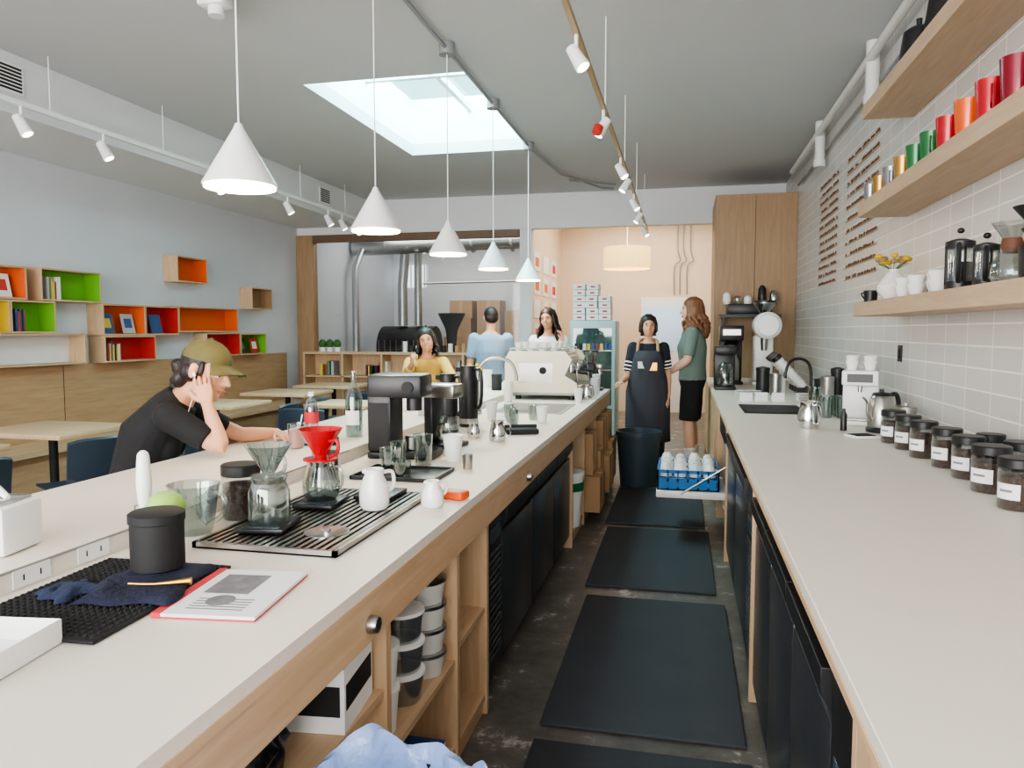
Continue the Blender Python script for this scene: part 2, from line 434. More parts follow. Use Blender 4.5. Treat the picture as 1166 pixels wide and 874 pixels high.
o.box(x0+.02,x1-.02,y0+.003,y0+.008,z,z+.06,BLUEP)
for i in range(7):
    xx=x0+(x1-x0-.012)*i/6
    o.box(xx,xx+.012,y0,y0+.01,z,z+.14,BLUEP).box(xx,xx+.012,y1-.01,y1,z,z+.14,BLUEP).box(xx,xx+.01,y0,y1,z,z+.008,BLUEP)
for i in range(8):
    yy=y0+(y1-y0-.012)*i/7
    o.box(x0,x0+.01,yy,yy+.012,z,z+.14,BLUEP).box(x1-.01,x1,yy,yy+.012,z,z+.14,BLUEP).box(x0,x1,yy,yy+.01,z,z+.008,BLUEP)
FROST=mat('milky_glassware',(222,228,230),.15,var=.02)
for i in range(4):
    for j in range(5):
        if random.random()<.9:
            zz=z+.09+random.choice((0,0,.025)); cc=(x0+.06+i*.1,y0+.07+j*.1,zz)
            mm=CERAM if (i+j)%2 else FROST
            o.add(g_lathe([(.044,0),(.043,.05),(.030,.085),(.022,.088),(.022,.094),(0,.094)],16,cc),mm)
            if (i*j)%2==0: o.tube([(cc[0]+.04,cc[1],zz+.02),(cc[0]+.062,cc[1],zz+.03),(cc[0]+.038,cc[1],zz+.06)],.004,mm,6,3)
o.done(fix=False)
for i,(x0,x1,y0,y1) in enumerate(((-.50,.25,1.2,2.53),(-.50,.24,2.64,4.03),(-.53,.20,4.2,5.5),(-.56,.18,5.62,6.92))):
    O('floor_mat').rbox(x0,x1,y0,y1,.001,.016,RUBBER,.007).done()
for z0,z1,xe in ((1.555,1.635,4.98),(2.15,2.23,4.95),(2.72,2.80,4.9)):
    O('display_shelf').box(1.02,XW,1.0,xe,z0,z1,SHELFW).done(bevel=.002)
o=O('menu_board')
for (ya,yb,za,zb,n) in ((7.05,7.95,1.9,2.83,13),(5.65,6.7,1.88,2.83,11)):
    for i in range(n):
        z=za+(zb-za)*i/(n-1)
        o.box(XR-.012,XW,ya,yb,z,z+.005,SHELFW)
        y=ya+.02
        while y<yb-.05:
            w=random.uniform(.015,.03)
            if random.random()<.75: o.box(XR-.012,XR-.005,y,y+w,z+.006,z+random.uniform(.022,.032),BROWN)
            y+=w+.012
o.done()
o=O('tall_cabinet')
o.box(.36,XW,9.475,10.6,0,3.1,OAKP)
o.box(.82,.824,9.466,9.47,.95,3.08,BLACKM)
o.done(bevel=.002)
# ------------------------------------------------------------------ bench
o=O('banquette_bench'); XB=XL+.003
o.box(XB,XB+.06,-2,YB-.5,0,1.14,OAKPY)
for y in range(-2,10,2): o.box(XB+.06,XB+.062,y,y+.006,.48,1.13,BLACKM)
o.box(XB+.06,XB+.52,-2,YB-.55,.40,.45,PLY).box(XB+.06,XB+.46,-2,YB-.55,0,.40,OAKPY)
o.done(bevel=.002)
books=[(236,236,230),(40,40,44),(196,60,50),(60,90,140),(220,190,80),(90,130,90),(180,180,182),(130,60,90)]
BM=[mat('book_cover_%d'%i,b,.6) for i,b in enumerate(books)]
PWH=mat('white_back',(226,226,226),.7)
def cubby(y0,y1,z0,z1,back,items=1,X=XL+.003,d=.19):
    y0*=1.006;y1*=1.006
    o=O('cubby_shelf'); t=.016
    o.box(X,X+d,y0,y1,z0,z0+t,PLY).box(X,X+d,y0,y1,z1-t,z1,PLY).box(X,X+d,y0,y0+t,z0+t,z1-t,PLYZ).box(X,X+d,y1-t,y1,z0+t,z1-t,back if back is not PWH else PLYZ)
    o.box(X+d,X+d+.002,y1-t,y1,z0+t,z1-t,PLYZ)
    o.box(X,X+.008,y0+t,y1-t,z0+t,z1-t,back)
    if items==1:
        y=y0+.06+random.random()*.05
        for k in range(random.randint(4,9)):
            w=random.uniform(.012,.03);hh=random.uniform(.6,.85)*(z1-z0-2*t)
            if y+w>y1-.05: break
            o.box(X+.03,X+.15,y,y+w,z0+t,z0+t+hh,random.choice(BM)); y+=w+.001
    if items==2:
        n=max(1,int((y1-y0)/.3))
        for k in range(n):
            yc=y0+(k+.5)*(y1-y0)/n; w=.09; m=random.choice(BM)
            M=TR((X+.11,yc,z0+t),0,0,-12)
            o.box(0,.008,-w,w,.004,.21,m,M); o.box(.0081,.009,-w*.6,w*.6,.06,.16,random.choice(BM),M)
    return o.done(bevel=.001)
cubby(4.8,5.48,1.74,2.03,ORANGE,2)
cubby(5.63,6.34,1.74,2.04,GREEN,1)
cubby(4.8,5.30,1.445,1.735,YEL,2); cubby(5.305,5.78,1.445,1.735,GREEN,1)
cubby(4.8,6.12,1.15,1.44,PWH,1)
cubby(6.35,6.95,1.42,1.74,ORANGE,2); cubby(6.955,7.495,1.42,1.74,REDP,2); cubby(6.36,7.1,1.145,1.415,REDP,1)
cubby(7.5,8.66,1.45,1.75,ORANGE,0); cubby(8.0,8.7,1.145,1.44,REDP,1); cubby(8.72,9.32,1.145,1.43,GREEN,2)
cubby(7.5,8.05,2.03,2.33,ORANGE,0); cubby(9.0,9.5,1.76,2.05,OAKP,0)
def table(x0,x1,y0,y1):
    o=O('cafe_table'); o.rbox(x0,x1,y0,y1,.715,.75,TABW,.004)
    xc,yc=(x0+x1)/2,(y0+y1)/2
    o.cyl((xc,yc,0),.2,.015,BLACKM).cyl((xc,yc,.015),.03,.70,BLACKM).box(xc-.15,xc+.15,yc-.15,yc+.15,.70,.716,BLACKM); o.done()
for y in (3.5,4.6,6.6,8.0,9.2): table(-4.98,-4.16,y-.34,y+.38)
table(-3.6,-2.95,6.6,7.2); table(-3.6,-2.95,8.3,8.9)
def chair():
    o=O('dining_chair')
    n=9; vs=[];fs=[]
    prof=[(.22,.455),(.18,.452),(.05,.44),(-.1,.435),(-.18,.45),(-.215,.49),(-.225,.56),(-.235,.66),(-.25,.76),(-.255,.79)]
    for i,(y,z) in enumerate(prof):
        for k in range(n):
            u=-1+2*k/(n-1); hw=.22 if z<.5 else .215
            vs.append((u*hw*(1 if z<.5 else .98), y+(.045*u*u if z>.5 else 0)-(0.03*u*u if i==0 else 0), z+(.015*u*u if z<.5 else -.02*u**4)))
    for i in range(len(prof)-1):
        for k in range(n-1):
            a=i*n+k; fs.append((a,a+1,a+n+1,a+n))
    N=len(vs); vs2=[(x,y-(.012 if z>.5 else 0),z-.014) for x,y,z in vs]
    f2=fs+[tuple(reversed([q+N for q in f])) for f in fs]
    bd=[k for k in range(n)]+[i*n+n-1 for i in range(1,len(prof))]+[(len(prof)-1)*n+k for k in range(n-2,-1,-1)]+[i*n for i in range(len(prof)-2,0,-1)]
    for i in range(len(bd)):
        a=bd[i];b=bd[(i+1)%len(bd)]; f2.append((a,b,b+N,a+N))
    o.add((vs+vs2,f2),NAVY)
    for sx in (-1,1):
        o.tube([(sx*.17,.15,.435),(sx*.21,.2,0)],[.013,.010],BLACKM,8)
        o.tube([(sx*.17,-.15,.43),(sx*.21,-.23,0)],[.013,.010],BLACKM,8)
        o.tube([(sx*.17,.15,.43),(sx*.17,-.15,.425)],.009,BLACKM,8)
    return o
ch=chair().done(loc=(-3.86,4.15,0),rz=70)
for x,y,r in ((-3.80,4.95,100),(-4.1,5.6,30),(-3.84,6.4,92),(-3.84,7.0,88),(-3.84,7.9,90),(-3.3,6.2,5),(-3.3,7.9,0),(-3.86,3.2,80),(-3.84,8.6,95)):
    copy(ch,(x,y,0),r)

# ------------------------------------------------------------------ back area
o=O('divider_bookcase')
x0,x1,y0,y1=XL+.3,-2.4,10.2,10.55
o.box(x0,x1,y0,y1,1.12,1.15,PLY).box(x0,x1,y0,y1,.06,.09,PLY).box(x0,x1,y1-.02,y1,.09,1.12,PLYZ).box(x0,x1,y0+.03,y1,0,.06,OAKP).box(x0,x1,y0,y1,.78,.80,PLY)
k=x0
while k<x1-.1:
    o.box(k,k+.03,y0,y1,.09,1.12,PLYZ); k+=.62
for i in range(26):
    xx=random.uniform(x0+.1,x1-.15); 
    o.box(xx,xx+.04,y0+.12,y0+.28,.80,.80+random.uniform(.14,.24),random.choice(BM))
o.box(x1-.03,x1,y0,y1,0,1.12,PLYZ)
for i in range(3):
    xx=x0+.25+i*.12
    o.cyl((xx,10.35,1.15),.035,.07,WHITE,.045); o.ell((xx,10.35,1.27),(.06,.06,.07),LEAF,10,6)
for i in range(14):
    xx=-4.0+i*.1; o.cyl((xx,10.4,1.15),.035,random.choice((.1,.13,.16)),random.choice((WHITE,CARD,BM[1],PAPER)),n=12)
o.done()
o=O('coffee_roaster')
RB=mat('roaster_black',(40,40,44),.4,.3)
M=TR((-4.9,13.0,1.15),0,0,90)
o.add(g_lathe([(.40,-.5),(.40,.5)],36),RB,M)
o.rbox(-5.6,-4.2,12.7,13.3,.35,.85,RB,.03)
for xx in (-5.5,-4.3):
    for yy in (12.8,13.2): o.box(xx-.04,xx+.04,yy-.04,yy+.04,0,.36,RB)
o.lathe([(.06,.9),(.10,1.4),(.12,1.5),(.24,1.75),(.25,1.78),(.22,1.78)],RB,c=(-4.1,13,0))
o.lathe([(.36,0),(.38,.22),(.36,.22),(.35,.03),(0,.03)],STEEL,c=(-3.75,12.7,.62)); o.cyl((-3.75,12.7,0),.08,.62,RB)
for i in range(9):
    xx=-5.35+i*.11; o.tube([(xx,12.6,1.0),(xx,12.6,1.3)],.008,STEEL,6)
o.done()
o=O('exhaust_duct')
o.tube([(-5.8,12.6,2.95),(-5.3,12.6,2.95),(-3.2,12.6,3.0),(-2.5,12.6,3.0)],.14,DUCT,20)
o.tube([(-5.65,12.3,.0),(-5.65,12.3,2.55),(-5.6,12.5,2.9)],.06,DUCT,14)
o.tube([(-5.0,12.9,1.56),(-5.0,12.9,2.3),(-4.9,12.8,2.9)],.09,DUCT,16)
o.tube([(-4.7,12.9,1.56),(-4.7,12.9,2.6),(-4.65,12.8,2.9)],.07,DUCT,16)
o.tube([(-4.5,12.6,2.3),(-2.6,12.6,2.32)],.02,DUCT,8)
for x in (-5.2,-4.4,-3.6,-2.9): o.tube([(x,12.6,2.965),(x+.04,12.6,2.967)],.15,DUCT,20)
o.done()
TAPE=mat('packing_tape',(196,160,120),.4)
for i,(x,z,w,h) in enumerate(((-4.35,0,.6,.5),(-3.7,0,.6,.55),(-4.3,.5,.55,.45),(-3.65,.55,.55,.4),(-4.3,.95,.5,.4),(-3.7,.95,.5,.45),(-4.25,1.35,.5,.35),(-3.1,0,.55,.6),(-3.1,.6,.5,.5),(-3.1,1.1,.5,.35),(-3.65,1.4,.45,.35),(-4.2,1.7,.45,.35),(-3.1,1.45,.45,.4),(-3.65,1.75,.45,.3))):
    o=O('cardboard_box'); o.box(x-w/2,x+w/2,13.9,14.4,z,z+h-.003,CARD); o.box(x-.03,x+.03,13.898,13.9,z,z+h-.004,TAPE); o.done(bevel=.004)
o=O('window_2'); o.box(-5.75,-5.15,14.57,14.598,2.35,2.8,SKYW)
for a in (-5.75,-5.47,-5.18): o.box(a,a+.03,14.55,14.57,2.35,2.8,WHITE)
o.done()
o=O('drum_pendant_lamp')
o.add(g_shell([(.36,0),(.36,.33)],40),SHADE); o.lathe([(0,.02),(.35,.02)],SHADE,n=40); o.tube([(0,0,.3),(0,0,CH-2.425)],.006,WHITE,6)
for a in range(3): o.tube([(0,0,.3),(.355*math.cos(a*2.09),.355*math.sin(a*2.09),.3)],.004,WHITE,6)
o.done(loc=(-.87,11.8,2.42))
o=O('display_fridge')
o.rbox(-1.45,-.85,9.7,10.3,.1,1.6,TEAL,.02); o.box(-1.40,-.90,9.69,9.7,.5,1.5,GLASS2); o.box(-1.45,-.85,9.72,10.3,0,.1,BLACK)
for z in (.7,.95,1.2): o.box(-1.4,-.9,9.685,9.69,z,z+.015,STEEL)
for i in range(9): o.box(-1.38+.055*i,-1.34+.055*i,9.682,9.69,1.215,1.30,random.choice(BM))
o.done()
o=O('takeaway_box_stack')
for k in range(6):
    for j in range(3 if k<4 else 2):
        x=-1.42+j*.17+random.uniform(-.01,.01); o.box(x,x+.155,9.8,10.1,1.605+k*.08,1.68+k*.08,PAPER); o.box(x+.05,x+.11,9.797,9.8,1.63+k*.08,1.65+k*.08,REDP)
o.done(bevel=.002)
for i in range(3):
    for j in range(4):
        y=11.0+i*.75+.05; z=1.3+j*.36
        o=O('poster'); o.box(-2.198,-2.19,y,y+.5,z,z+.28,PAPER); o.box(-2.19,-2.189,y+.1,y+.4,z+.06,z+.2,random.choice((REDPRINT,INK,ORANGE,PAPER))); o.done()
o=O('gas_conduit')
for x in (-.12,-.02,.1):
    o.tube([(x,13.64,3.4),(x,13.64,2.9),(x+.05,13.64,2.7),(x-.05,13.64,2.6),(x-.05,13.64,2.1)],.012,G,8,sub=3)
o.done()
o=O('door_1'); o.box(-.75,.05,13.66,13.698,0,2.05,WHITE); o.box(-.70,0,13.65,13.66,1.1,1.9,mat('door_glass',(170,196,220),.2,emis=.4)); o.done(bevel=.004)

# ================================================================== counter-top objects
E=.001
def glassware(name,prof,c,M=None,m=GLASS,n=28,fill=None,fm=None,inner=True):
    o=O(name); t=.0022
    o.add(g_shell(prof,n),m)
    if inner: o.add(g_shell([(max(r-t,.001),z+(t if i==0 else 0)) for i,(r,z) in enumerate(prof)],n),m)
    r0,z0=prof[0]; o.add(g_lathe([(0,z0),(r0,z0)],n),m)
    if fill: o.add(g_lathe(fill,n),fm)
    return o
def tumbler(x,y,z,r1=.033,r2=.04,h=.1,name='drinking_glass'):
    glassware(name,[(r1,0),(r2,h)],None,m=GLASS2).done(loc=(x,y,z+E),fix=False)
def jar(x,y,z,r=.055,h=.17,lid=.03,label=False,name='coffee_bean_jar',fillh=.8):
    hb=h-lid
    o=O(name); o.add(g_shell([(r-.004,0),(r,.006),(r,hb-.006),(r-.006,hb)],28),GLASS)
    o.add(g_lathe([(0,.0005),(r-.004,.0005),(r-.003,.008),(r-.003,hb*fillh),(0,hb*fillh+.006)],28),BEANS)
    o.add(g_lathe([(r-.002,hb),(r+.002,hb+.003),(r+.002,h-.004),(r-.002,h),(0,h)],28),BLACK)
    if label:
        a0=225
        o.add(g_shell([(r+.001,.035),(r+.001,.085)],10,a0=a0-45,a1=a0+32),PAPER)
        o.add(g_shell([(r+.0015,.058),(r+.0015,.066)],10,a0=a0-30,a1=a0+10),INK)
    o.done(loc=(x,y,z+E),fix=False)
o=O('white_tray'); o.box(-.13,.13,-.1,.12,0,.003,WHITE)
for a in ((-.13,-.127,-.1,.12),(.127,.13,-.1,.12),(-.13,.13,-.1,-.097),(-.13,.13,.117,.12)): o.box(*a,0,.045,WHITE)
o.done(loc=(-1.21,.975,CT+E),rz=8,bevel=.002)
o=O('napkin_box'); o.rbox(-.09,.09,-.07,.07,0,.115,PAPER,.012); o.rbox(-.075,.075,-.055,.055,.11,.125,PLASTIC,.006); o.tube([(-.07,0,.125),(0,.01,.15),(.06,-.01,.128)],[.01,.012,.006],PAPER,8,3); o.done(loc=(-1.60,1.42,LT+E),rz=10)
o=O('bar_mat'); o.rbox(-.165,.165,-.225,.225,0,.008,BLACKM,.003)
for i in range(20):
    for j in range(27):
        o.add(g_lathe([(.005,.008),(.0038,.0125)],6,(-.152+i*.016,-.21+j*.016,0)),BLACKM)
o.done(loc=(-1.205,1.33,CT+E),rz=2)
def cloth(name,w,l,loc,rz,m,th=.012,amp=.006):
    vs=[];fs=[];nx,ny=16,16
    for k in range(2):
        for j in range(ny+1):
            for i in range(nx+1):
                u=i/nx;v=j/ny
                x=(u-.5)*w+.01*math.sin(v*9);y=(v-.5)*l+.008*math.sin(u*11)
                e=min(u,1-u,v,1-v); zz=(th+amp*math.sin(u*9+v*5)+amp*.6*math.sin(v*14-u*4))*(min(1,e*9)**.5)+.001 if k else 0
                vs.append((x,y,zz))
    N=(nx+1)*(ny+1)
    for j in range(ny):
        for i in range(nx):
            a=j*(nx+1)+i; fs.append((N+a,N+a+1,N+a+nx+2,N+a+nx+1)); fs.append((a,a+nx+1,a+nx+2,a+1))
    bd=[i for i in range(nx)]+[j*(nx+1)+nx for j in range(ny)]+[ny*(nx+1)+i for i in range(nx,0,-1)]+[j*(nx+1) for j in range(ny,0,-1)]
    for i in range(len(bd)):
        a=bd[i];b=bd[(i+1)%len(bd)]; fs.append((a,b,b+N,a+N))
    o=O(name); o.add((vs,fs),m); return o.done(loc=loc,rz=rz,ang=80)
cloth('bar_towel',.20,.26,(-1.14,1.39,CT+.0145),14,BLUECL,.010,.003)
cloth('bar_towel',.10,.11,(-1.27,1.31,CT+.0145),-15,mat('blue_towel',(38,48,76),.9,bump=.5),.008,.003)
o=O('black_canister'); o.lathe([(.052,0),(.058,.004),(.058,.108),(.061,.110),(.061,.128),(.055,.132),(0,.132)],BLACKM,n=40); o.done(loc=(-1.17,1.46,CT+.0145+.012))
O('bar_spoon').tube([(-.06,0,.004),(.0,.005,.006),(.07,.03,.01)],[.003,.003,.008],GOLD,8,3).done(loc=(-1.08,1.33,CT+.030))
o=O('milk_frother')
o.tube([(0,0,.12),(0,0,.18),(0,0,.25)],[.014,.020,.015],WHITE,14,3,True); o.tube([(0,0,.12),(0,0,.012)],.003,STEEL,8)
o.tube([(-.03,0,.003),(.03,0,.003)],.004,STEEL,8); o.tube([(-.03,0,.003),(-.03,0,.12),(.03,0,.12),(.03,0,.003)],.0025,STEEL,8)
o.tube([(0,-.03,.003),(0,.03,.003)],.004,STEEL,8)
o.done(loc=(-1.34,1.63,CT+E))
o=O('lime_sponge'); o.add(g_lathe([(.045,0),(.047,.01),(.038,.03),(.02,.042),(0,.045)],24),LIME); o.add(g_lathe([(0,-.125),(.035,-.125),(.04,0),(.046,.0)],24),WHITE); o.done(loc=(-1.25,1.595,CT+.1265))
o=O('magazine')
for k in range(3): o.box(-.10+.002*k,.11,-.14,.14-.002*k,.0035*k,.0035*k+.003,PAPER if k else REDPRINT)
o.box(-.104,-.085,-.141,.141,.0001,.0112,REDPRINT); o.box(-.06,.04,-.02,.10,.0105,.0109,INK); 
for i in range(5): o.box(-.05,.07,-.11+i*.014,-.106+i*.014,.0105,.0109,INK)
o.add(g_lathe([(.03,.0105),(.03,.0111)],20,(0,-.06,0)),INK)
o.done(loc=(-.935,1.40,CT+E),rz=7)
o=O('drip_tray'); x0,x1,y0,y1=-1.25,-.84,1.69,2.40
DK=mat('tray_dark',(36,36,38),.5)
o.box(x0,x1,y0,y1,0,.004,DK)
for a in ((x0,x0+.012,y0,y1),(x1-.012,x1,y0,y1),(x0,x1,y0,y0+.012),(x0,x1,y1-.012,y1)): o.box(*a,0,.016,STEEL)
n=17
for i in range(n):
    xx=x0+.024+(x1-x0-.048)*i/(n-1)
    o.box(xx-.0062,xx+.0062,y0+.012,y1-.012,.008,.014,STEEL)
o.add(g_lathe([(.062,.012),(.062,.0165),(.05,.0165),(.045,.0145),(0,.0145)],32,(-.95,1.86,0)),STEEL)
o.add(g_lathe([(.012,.0145),(.012,.02),(0,.02)],16,(-.95,1.86,0)),CHROME)
o.done(loc=(0,0,CT+E))
TZ=CT+.0175
def scale_(x,y,rz=0,z=TZ):
    o=O('coffee_scale'); o.rbox(-.065,.065,-.08,.08,0,.014,BLACK,.005); o.box(-.05,.05,-.078,-.055,.014,.0145,DISP); o.done(loc=(x,y,z),rz=rz)
def server(x,y,z,h=.125,r=.058,handle=True,beaker=False):
    prof=[(r*.8,0),(r,.02),(r*1.02,h*.45),(r*.72,h*.85),(r*.78,h)] if not beaker else [(r*.95,0),(r,.01),(r*.98,h*.7),(r*.8,h*.9),(r*.86,h)]
    o=glassware('glass_server',prof,None,m=GLASS2,n=32)
    if handle: o.tube([(r*.75,0,h*.9),(r*1.5,0,h*.85),(r*1.6,0,h*.45),(r*1.0,0,h*.3)],.005,GLASS2,8,4)
    o.done(loc=(x,y,z),rz=-20,fix=False)
def dripper(x,y,z,m,k=1.0):
    o=O('pour_over_dripper')
    o.add(g_lathe([(.047,0),(.047,.005),(.018,.007)],32),m)
    o.add(g_shell([(.014,.004),(.017,.016),(.058,.085),(.06,.085),(.0575,.082),(.016,.014)],32),m)
    for i in range(8):
        a=i*math.pi/4; o.tube([(.019*math.cos(a),.019*math.sin(a),.018),(.056*math.cos(a+.5),.056*math.sin(a+.5),.083)],.0016,m,5)
    o.tube([(.045,0,.055),(.078,0,.06),(.08,0,.03),(.04,0,.012)],.005,m,8,4)
    ob=o.done(loc=(x,y,z),rz=-30,fix=False); ob.scale=(k,k,k)
scale_(-1.13,1.87,10); server(-1.13,1.87,TZ+.0155,handle=False,beaker=True); dripper(-1.13,1.87,TZ+.0155+.126,GLASS2,1.08)
scale_(-1.12,2.16,5); server(-1.12,2.16,TZ+.0155,handle=True); dripper(-1.12,2.16,TZ+.0155+.126,RED,1.18)
scale_(-.98,2.31,0)
o=glassware('glass_pitcher',[(.045,0),(.05,.01),(.068,.13),(.072,.14)],None,m=GLASS2,n=32)
o.tube([(.066,0,.12),(.115,0,.12),(.12,0,.07),(.056,0,.03)],.008,GLASS2,10,4); o.done(loc=(-1.335,1.82,CT+E),rz=-15,fix=False)
jar(-1.31,2.01,CT,.056,.165,.035); jar(-1.34,2.62,CT,.052,.16,.03,True)
def pitcher(x,y,r,h,rz=-30,m=CERAM,name='ceramic_creamer',z=CT+E):
    o=O(name)
    o.add(g_lathe([(0,0),(r*.8,0),(r*.98,h*.1),(r,h*.35),(r*.93,h*.6),(r*.62,h*.84),(r*.66,h),(r*.6,h),(r*.56,h*.84),(0,h*.8)],32),m)
    o.tube([(r*.62,0,h*.88),(r*1.35,0,h*.86),(r*1.4,0,h*.5),(r*.95,0,h*.38)],r*.13,m,8,4)
    o.add(g_ell((-r*.68,0,h*.96),(r*.2,r*.14,h*.06),10,8),m)
    o.done(loc=(x,y,z),rz=rz)
pitcher(-.93,2.14,.047,.125,50,z=TZ); pitcher(-.785,2.27,.037,.085,50)
o=O('digital_timer'); o.rbox(-.05,.05,-.03,.03,0,.028,TIMER,.008); o.box(-.02,.035,-.018,.014,.028,.0285,mat('lcd',(150,160,140),.3)); 
for i in range(3): o.cyl((-.035,-.015+i*.015,.028),.005,.002,WHITE,n=10)
o.done(loc=(-.755,2.40,CT+E),rz=-15)
o=O('black_tray'); o.rbox(-.17,.17,-.13,.13,0,.006,BLACK,.003)
for a in ((-.17,-.162,-.13,.13),(.162,.17,-.13,.13),(-.17,.17,-.13,-.122),(-.17,.17,.122,.13)): o.box(*a,0,.014,BLACK)
o.done(loc=(-1.07,2.75,CT+E))
tumbler(-1.12,2.74,CT+.007,.036,.044,.1); tumbler(-1.05,2.68,CT+.007,.034,.038,.06)
tumbler(-1.07,2.98,CT,.035,.042,.13)
tumbler(-1.17,2.95,CT,.03,.036,.1)
o=O('steel_cup'); o.add(g_shell([(.019,0),(.023,.06),(.021,.06),(.017,.003)],20),STEEL); o.add(g_lathe([(0,.002),(.019,.002)],20),STEEL); o.done(loc=(-.86,2.93,CT+E),fix=False)
def papercup(x,y,z,s=1,stack=1):
    o=O('paper_cup')
    for k in range(stack):
        o.add(g_shell([(.03*s,k*.012),(.042*s,.105*s+k*.012)],24),PAPER); o.add(g_lathe([(.0425*s,.103*s+k*.012),(.044*s,.106*s+k*.012),(.0425*s,.109*s+k*.012),(.040*s,.105*s+k*.012),(.03*s,.01)],24),PAPER)
    o.done(loc=(x,y,z+E),fix=False)
papercup(-.975,3.10,CT,1.05)
o=O('coffee_grinder')
o.rbox(-.13,.17,-.10,.10,0,.03,BLACK,.008); o.rbox(-.13,-.02,-.095,.095,.03,.30,BLACK,.012); o.rbox(-.13,.12,-.10,.10,.27,.375,BLACK,.016)
o.cyl((.06,0,.21),.035,.06,BLACK,n=24); o.lathe([(.03,0),(.042,.006),(.042,.06),(.036,.065)],STEEL,c=(.06,0,.031))
M=TR((.06,-.1,.32),0,90); o.add(g_lathe([(.026,0),(.026,.012),(0,.012)],24),BLACKM,M); o.box(-.12,-.03,-.0965,-.095,.05,.25,BLACKM)
o.done(loc=(-1.24,3.17,CT+E),rz=4)
o=O('coffee_dripper_machine')
o.rbox(-.08,.10,-.09,.09,0,.02,BLACK,.006); o.rbox(-.08,-.03,-.05,.05,.02,.27,BLACK,.01); o.rbox(-.08,.09,-.06,.06,.24,.31,STEEL,.012)
o.add(g_shell([(.045,.03),(.055,.06),(.05,.13),(.04,.15)],24,(.035,0,0)),GLASS2); o.tube([(.03,-.055,.12),(.03,-.1,.11),(.03,-.09,.06)],.006,BLACK,8,3)
o.done(loc=(-1.15,3.49,CT+E),rz=-10,fix=False)
o=O('glass_bottle'); o.add(g_shell([(.04,0),(.042,.01),(.042,.19),(.03,.23),(.014,.26),(.013,.31),(.016,.312),(.016,.32)],28),GLASS2); o.add(g_lathe([(0,.003),(.039,.003),(.039,.18),(0,.18)],24),glassm('water',(200,215,215),.08,.3))
o.add(g_shell([(.0428,.06),(.0428,.13)],10,a0=220,a1=330),PAPER); o.done(loc=(-1.57,3.38,LT+E),fix=False)
o=O('water_bottle'); BL=glassm('pet_bottle',(214,228,238),.15,.6)
o.add(g_shell([(.03,0),(.034,.008),(.031,.03),(.034,.05),(.031,.07),(.034,.09),(.034,.14),(.026,.175),(.013,.2),(.013,.212)],24),BL)
o.add(g_lathe([(.0145,.205),(.0145,.225),(0,.225)],18),WHITE); o.add(g_shell([(.0345,.075),(.0345,.13)],24),REDPRINT); o.done(loc=(-1.74,3.27,LT+E),fix=False)
o=O('iced_drink'); o.add(g_shell([(.03,0),(.04,.11)],24),GLASS2); o.add(g_lathe([(0,.004),(.028,.004),(.037,.08),(0,.08)],24),mat('pink_drink',(214,150,140),.2)); o.tube([(0,0,.02),(.03,0,.15)],.003,PAPER,6); o.done(loc=(-1.66,2.98,LT+E),fix=False)
o=O('smartphone'); o.rbox(-.037,.037,-.075,.075,0,.009,BLACK,.004); o.box(-.034,.034,-.071,.071,.009,.0093,mat('phone_screen',(120,140,200),.2,emis=.4)); o.done(loc=(-1.70,3.11,LT+E),rz=70)
def airpot(x,y,h=.33,r=.055):
    o=O('thermal_server'); o.add(g_lathe([(r*.95,0),(r,.01),(r,h*.75),(r*.8,h*.86),(r*.82,h),(0,h)],28),BLACK); o.add(g_lathe([(r*1.01,.02),(r*1.01,.05)],28),STEEL)
    o.tube([(r*.6,0,h*.95),(r*1.6,0,h*.9),(r*1.6,0,h*.4),(r*.98,0,h*.3)],.01,BLACK,8,3); o.box(-r*1.4,-r*.6,-.015,.015,h*.9,h*.97,BLACK); o.done(loc=(x,y,CT+E),rz=-20)
airpot(-1.27,3.95,.33,.055); airpot(-1.24,4.25,.36,.058)
o=O('knock_box'); o.rbox(-.09,.09,-.1,.1,0,.03,BLACKM,.01); o.tube([(-.09,0,.035),(.09,0,.035)],.010,BLACK,10); o.done(loc=(-.88,4.06,CT+E),rz=20)
def milkjug(x,y,z=CT,s=1,rz=0):
    o=O('milk_jug'); o.add(g_lathe([(0,0),(.04*s,0),(.042*s,.01),(.04*s,.05*s),(.03*s,.09*s),(.034*s,.105*s),(.032*s,.105*s),(.028*s,.09*s),(0,.06*s)],26),CHROME)
    o.tube([(.03*s,0,.09*s),(.065*s,0,.09*s),(.065*s,0,.03*s),(.04*s,0,.02*s)],.004,CHROME,8,4); o.done(loc=(x,y,z+E),rz=rz)
milkjug(-.93,3.72,rz=10); milkjug(-1.08,3.80,s=.8,rz=80)
o=O('bar_sink'); o.box(-1.3,-.8,5.0,5.7,.0,.003,STEEL); o.box(-1.27,-.83,5.03,5.67,.003,.0035,mat('sink_dark',(90,92,94),.3,.8))
for i in range(12): o.box(-1.27,-.83,5.05+i*.052,5.06+i*.052,.0035,.008,STEEL)
o.done(loc=(0,0,CT+E))
def tap(x,y,h,reach,rz,m,z=CT):
    o=O('gooseneck_tap'); o.lathe([(.026,0),(.026,.02),(.014,.035),(.014,.08)],m)
    o.tube([(0,0,.05),(0,0,h*.7),(reach*.15,0,h*.93),(reach*.5,0,h),(reach*.85,0,h*.93),(reach,0,h*.7),(reach,0,h*.6)],.011,m,12,5)
    o.tube([(0,.014,.06),(0,.06,.08)],.006,m,8); o.done(loc=(x,y,z+E),rz=rz)
tap(-1.36,4.9,.38,.26,12,STEEL)
o=O('flower_vase'); o.lathe([(.035,0),(.05,.04),(.03,.1),(.032,.12)],CERAM)
